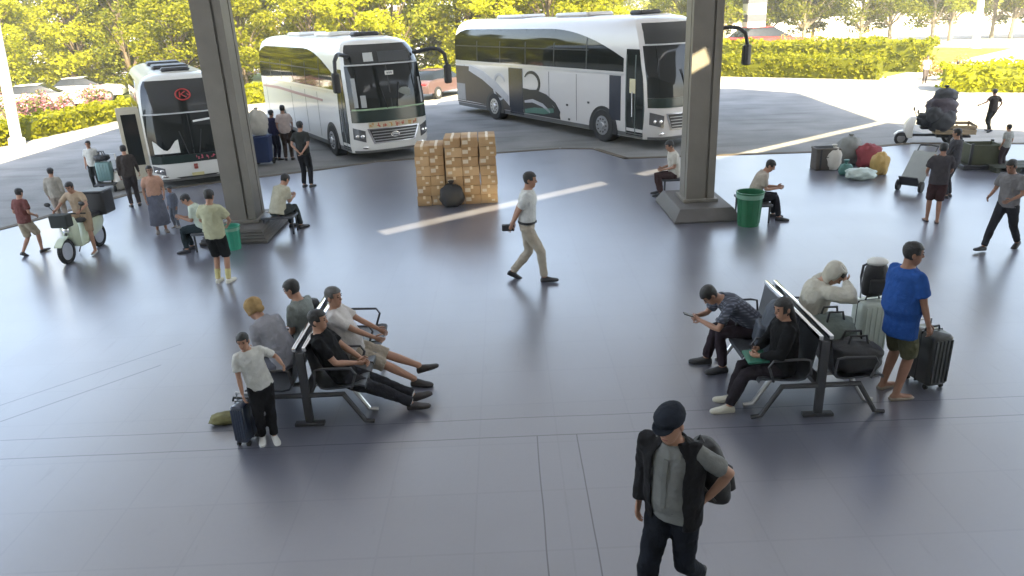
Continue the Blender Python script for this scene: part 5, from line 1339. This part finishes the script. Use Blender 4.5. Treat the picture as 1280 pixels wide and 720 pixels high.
# --- far left
st((42, 318), (28, 233), 75, 'man in maroon shirt and khaki shorts walking away at far left',
   walk(.20, handL=(-.16, .2, 1.0), handR=(.2, .18, .98), head=(12, 10, 0)), dict(top=(.14, .055, .05), bottom=(.36, .31, .23), legs='short', shoe=(.05, .045, .045), skin=0))
rd, RI = person(scm, SCA, SCS*.98, 'rider in tan clothes sitting on the scooter',
    dict(pelvis=(0, -.22, .93), lean=14, lean2=20, footL=(-.24, .02, .085), footR=(.15, .18, .40), kneeL=(-.4, 1, .2), kneeR=(.4, 1, .4), handL=(-.30, .28, 1.10), handR=(.30, .28, 1.10), head=(10, 0, 0)),
    dict(top=(.40, .31, .22), bottom=(.34, .25, .17), legs='short', sandals=True, shoe=(.4, .4, .38)), .02)
st((80, 282), (76, 208), 100, 'person in washed out grey clothes standing behind the scooter', dict(head=(6, 0, 0)), dict(top=(.30, .28, .24), bottom=(.26, .22, .18), shoe=(.2, .18, .16), sleeve='long'), 0, .022)
st((124, 238), (117, 175), 280, 'person in white top and black trousers beside the luggage trolley', None, dict(top=(.5, .5, .47), bottom=(.02, .022, .022)), ROADZ, .024)
st((170, 258), (166, 180), 120, 'person in dark clothes standing near the door of the first coach', dict(handR=(.28, .2, .9)), dict(top=(.05, .042, .038), bottom=(.035, .03, .03), sleeve='long'), 0, .022)
st((203, 290), (195, 206), 300, 'woman in peach top and long grey blue skirt', dict(handL=(-.2, .22, .98)), dict(hair='bun', top=(.50, .30, .22), bottom=(.13, .14, .18), legs='skirt', shoe=(.2, .17, .15)), 0, .02)
st((222, 284), (217, 232), 250, 'child in grey blue clothes beside the woman in the long skirt', None, dict(hair='short', top=(.17, .19, .24), bottom=(.15, .165, .2), legs='long', sleeve='long', shoe=(.3, .28, .25)), 0, .018)

# --- right column
q = P(940, 248, .40); ledge(q.x+.02, q.y, .24, .5, 'low steel bench on the right of the second column')
seat_person(q.x, q.y-.08, -12, .98, 'man in beige shirt and dark trousers sitting by the green bin',
    sit(pelvis=(0, 0, .48), lean=16, lean2=26, head=(18, -10, 0), footL=(-.12, .42, .085), footR=(.12, .50, .085), handL=(-.08, .46, .66), handR=(.08, .44, .66)),
    dict(top=(.36, .32, .27), bottom=(.02, .02, .026), shoe=(.02, .02, .022)), .02)
ledge(3.86, 16.78, .30, .22, 'low steel bench behind the plinth of the second column')
seat_person(3.86, 16.74, 186, .98, 'person in white shirt sitting half hidden by the second column',
    sit(pelvis=(0, 0, .48), lean=6, lean2=12, head=(14, 0, 0), footL=(-.12, .36, .085), footR=(.12, .32, .085), handL=(-.08, .3, .62), handR=(.08, .3, .62)),
    dict(top=(.50, .48, .43), bottom=(.05, .03, .03)), .02)

# --- right side
st((1249, 312), (1251, 194), 205, 'man in grey shirt and dark cropped trousers taking a long stride at far right',
   walk(.36, lean=6, head=(16, 0, 0), handL=(-.2, .3, 1.02), handR=(.22, .24, 1.0)), dict(top=(.17, .165, .17), bottom=(.025, .025, .03), shoe=(.015, .015, .017), hairm=HAIRM, skin=1), 0, .018)
st((1165, 278), (1170, 178), 70, 'bare legged man in dark shirt and brown shorts by the hand truck',
   dict(handL=(-.2, .25, 1.02), handR=(.18, .26, 1.0), footL=(-.1, .08, .08), footR=(.08, -.06, .08)), dict(top=(.06, .055, .06), bottom=(.05, .026, .026), legs='short', sandals=True, shoe=(.06, .04, .04), skin=1, loose=.012), 0, .018)
st((1184, 247), (1184, 160), 130, 'man in charcoal clothes standing behind the man in brown shorts',
   dict(handL=(-.24, .3, 1.05), handR=(.25, .3, 1.05)), dict(top=(.055, .055, .062), bottom=(.035, .035, .04), sleeve='long', loose=.014), 0, .02)
st((1252, 212), (1253, 155), 110, 'person in light grey shirt beyond the striding man', None, dict(top=(.30, .31, .29), bottom=(.05, .04, .045)), 0, .022)
st((1236, 165), (1240, 110), 100, 'man in black swinging his arms at the edge of the sunlight', walk(.14, handL=(-.52, .10, 1.12), handR=(.36, .1, .95), elbL=(-.3, -1, 0)), dict(top=(.03, .026, .024), bottom=(.02, .02, .022), skin=1), ROADZ, .024)
st((1155, 104), (1155, 69), 250, 'person in white top and dark trousers near the far hedge', walk(.12), dict(top=(.6, .58, .55), bottom=(.06, .05, .05)), ROADZ, .03)
st((1193, 110), (1192, 76), 90, 'person in pale clothes near the footpath gap', walk(.12), dict(top=(.55, .5, .45), bottom=(.4, .36, .32)), ROADZ, .03)

# ------------------------------------------------------------------ haze added for glare
mb = MB(); mb.box((0, 400, 9.5), (1000, 800, 11.5)); hz = mb.build('glare_haze', [bpy.data.materials.new('glare_haze_air')], smooth=False)
hm_ = hz.data.materials[0]; hm_.use_nodes = True; nt = hm_.node_tree; nt.nodes.remove(nt.nodes['Principled BSDF'])
pv = nt.nodes.new('ShaderNodeVolumePrincipled'); pv.inputs['Color'].default_value = (.9, .92, .95, 1); pv.inputs['Density'].default_value = .0012  # thin added volume, lightens the distance like overexposed glare
nt.links.new(pv.outputs[0], nt.nodes['Material Output'].inputs['Volume']); tag(hz, kind='stuff')
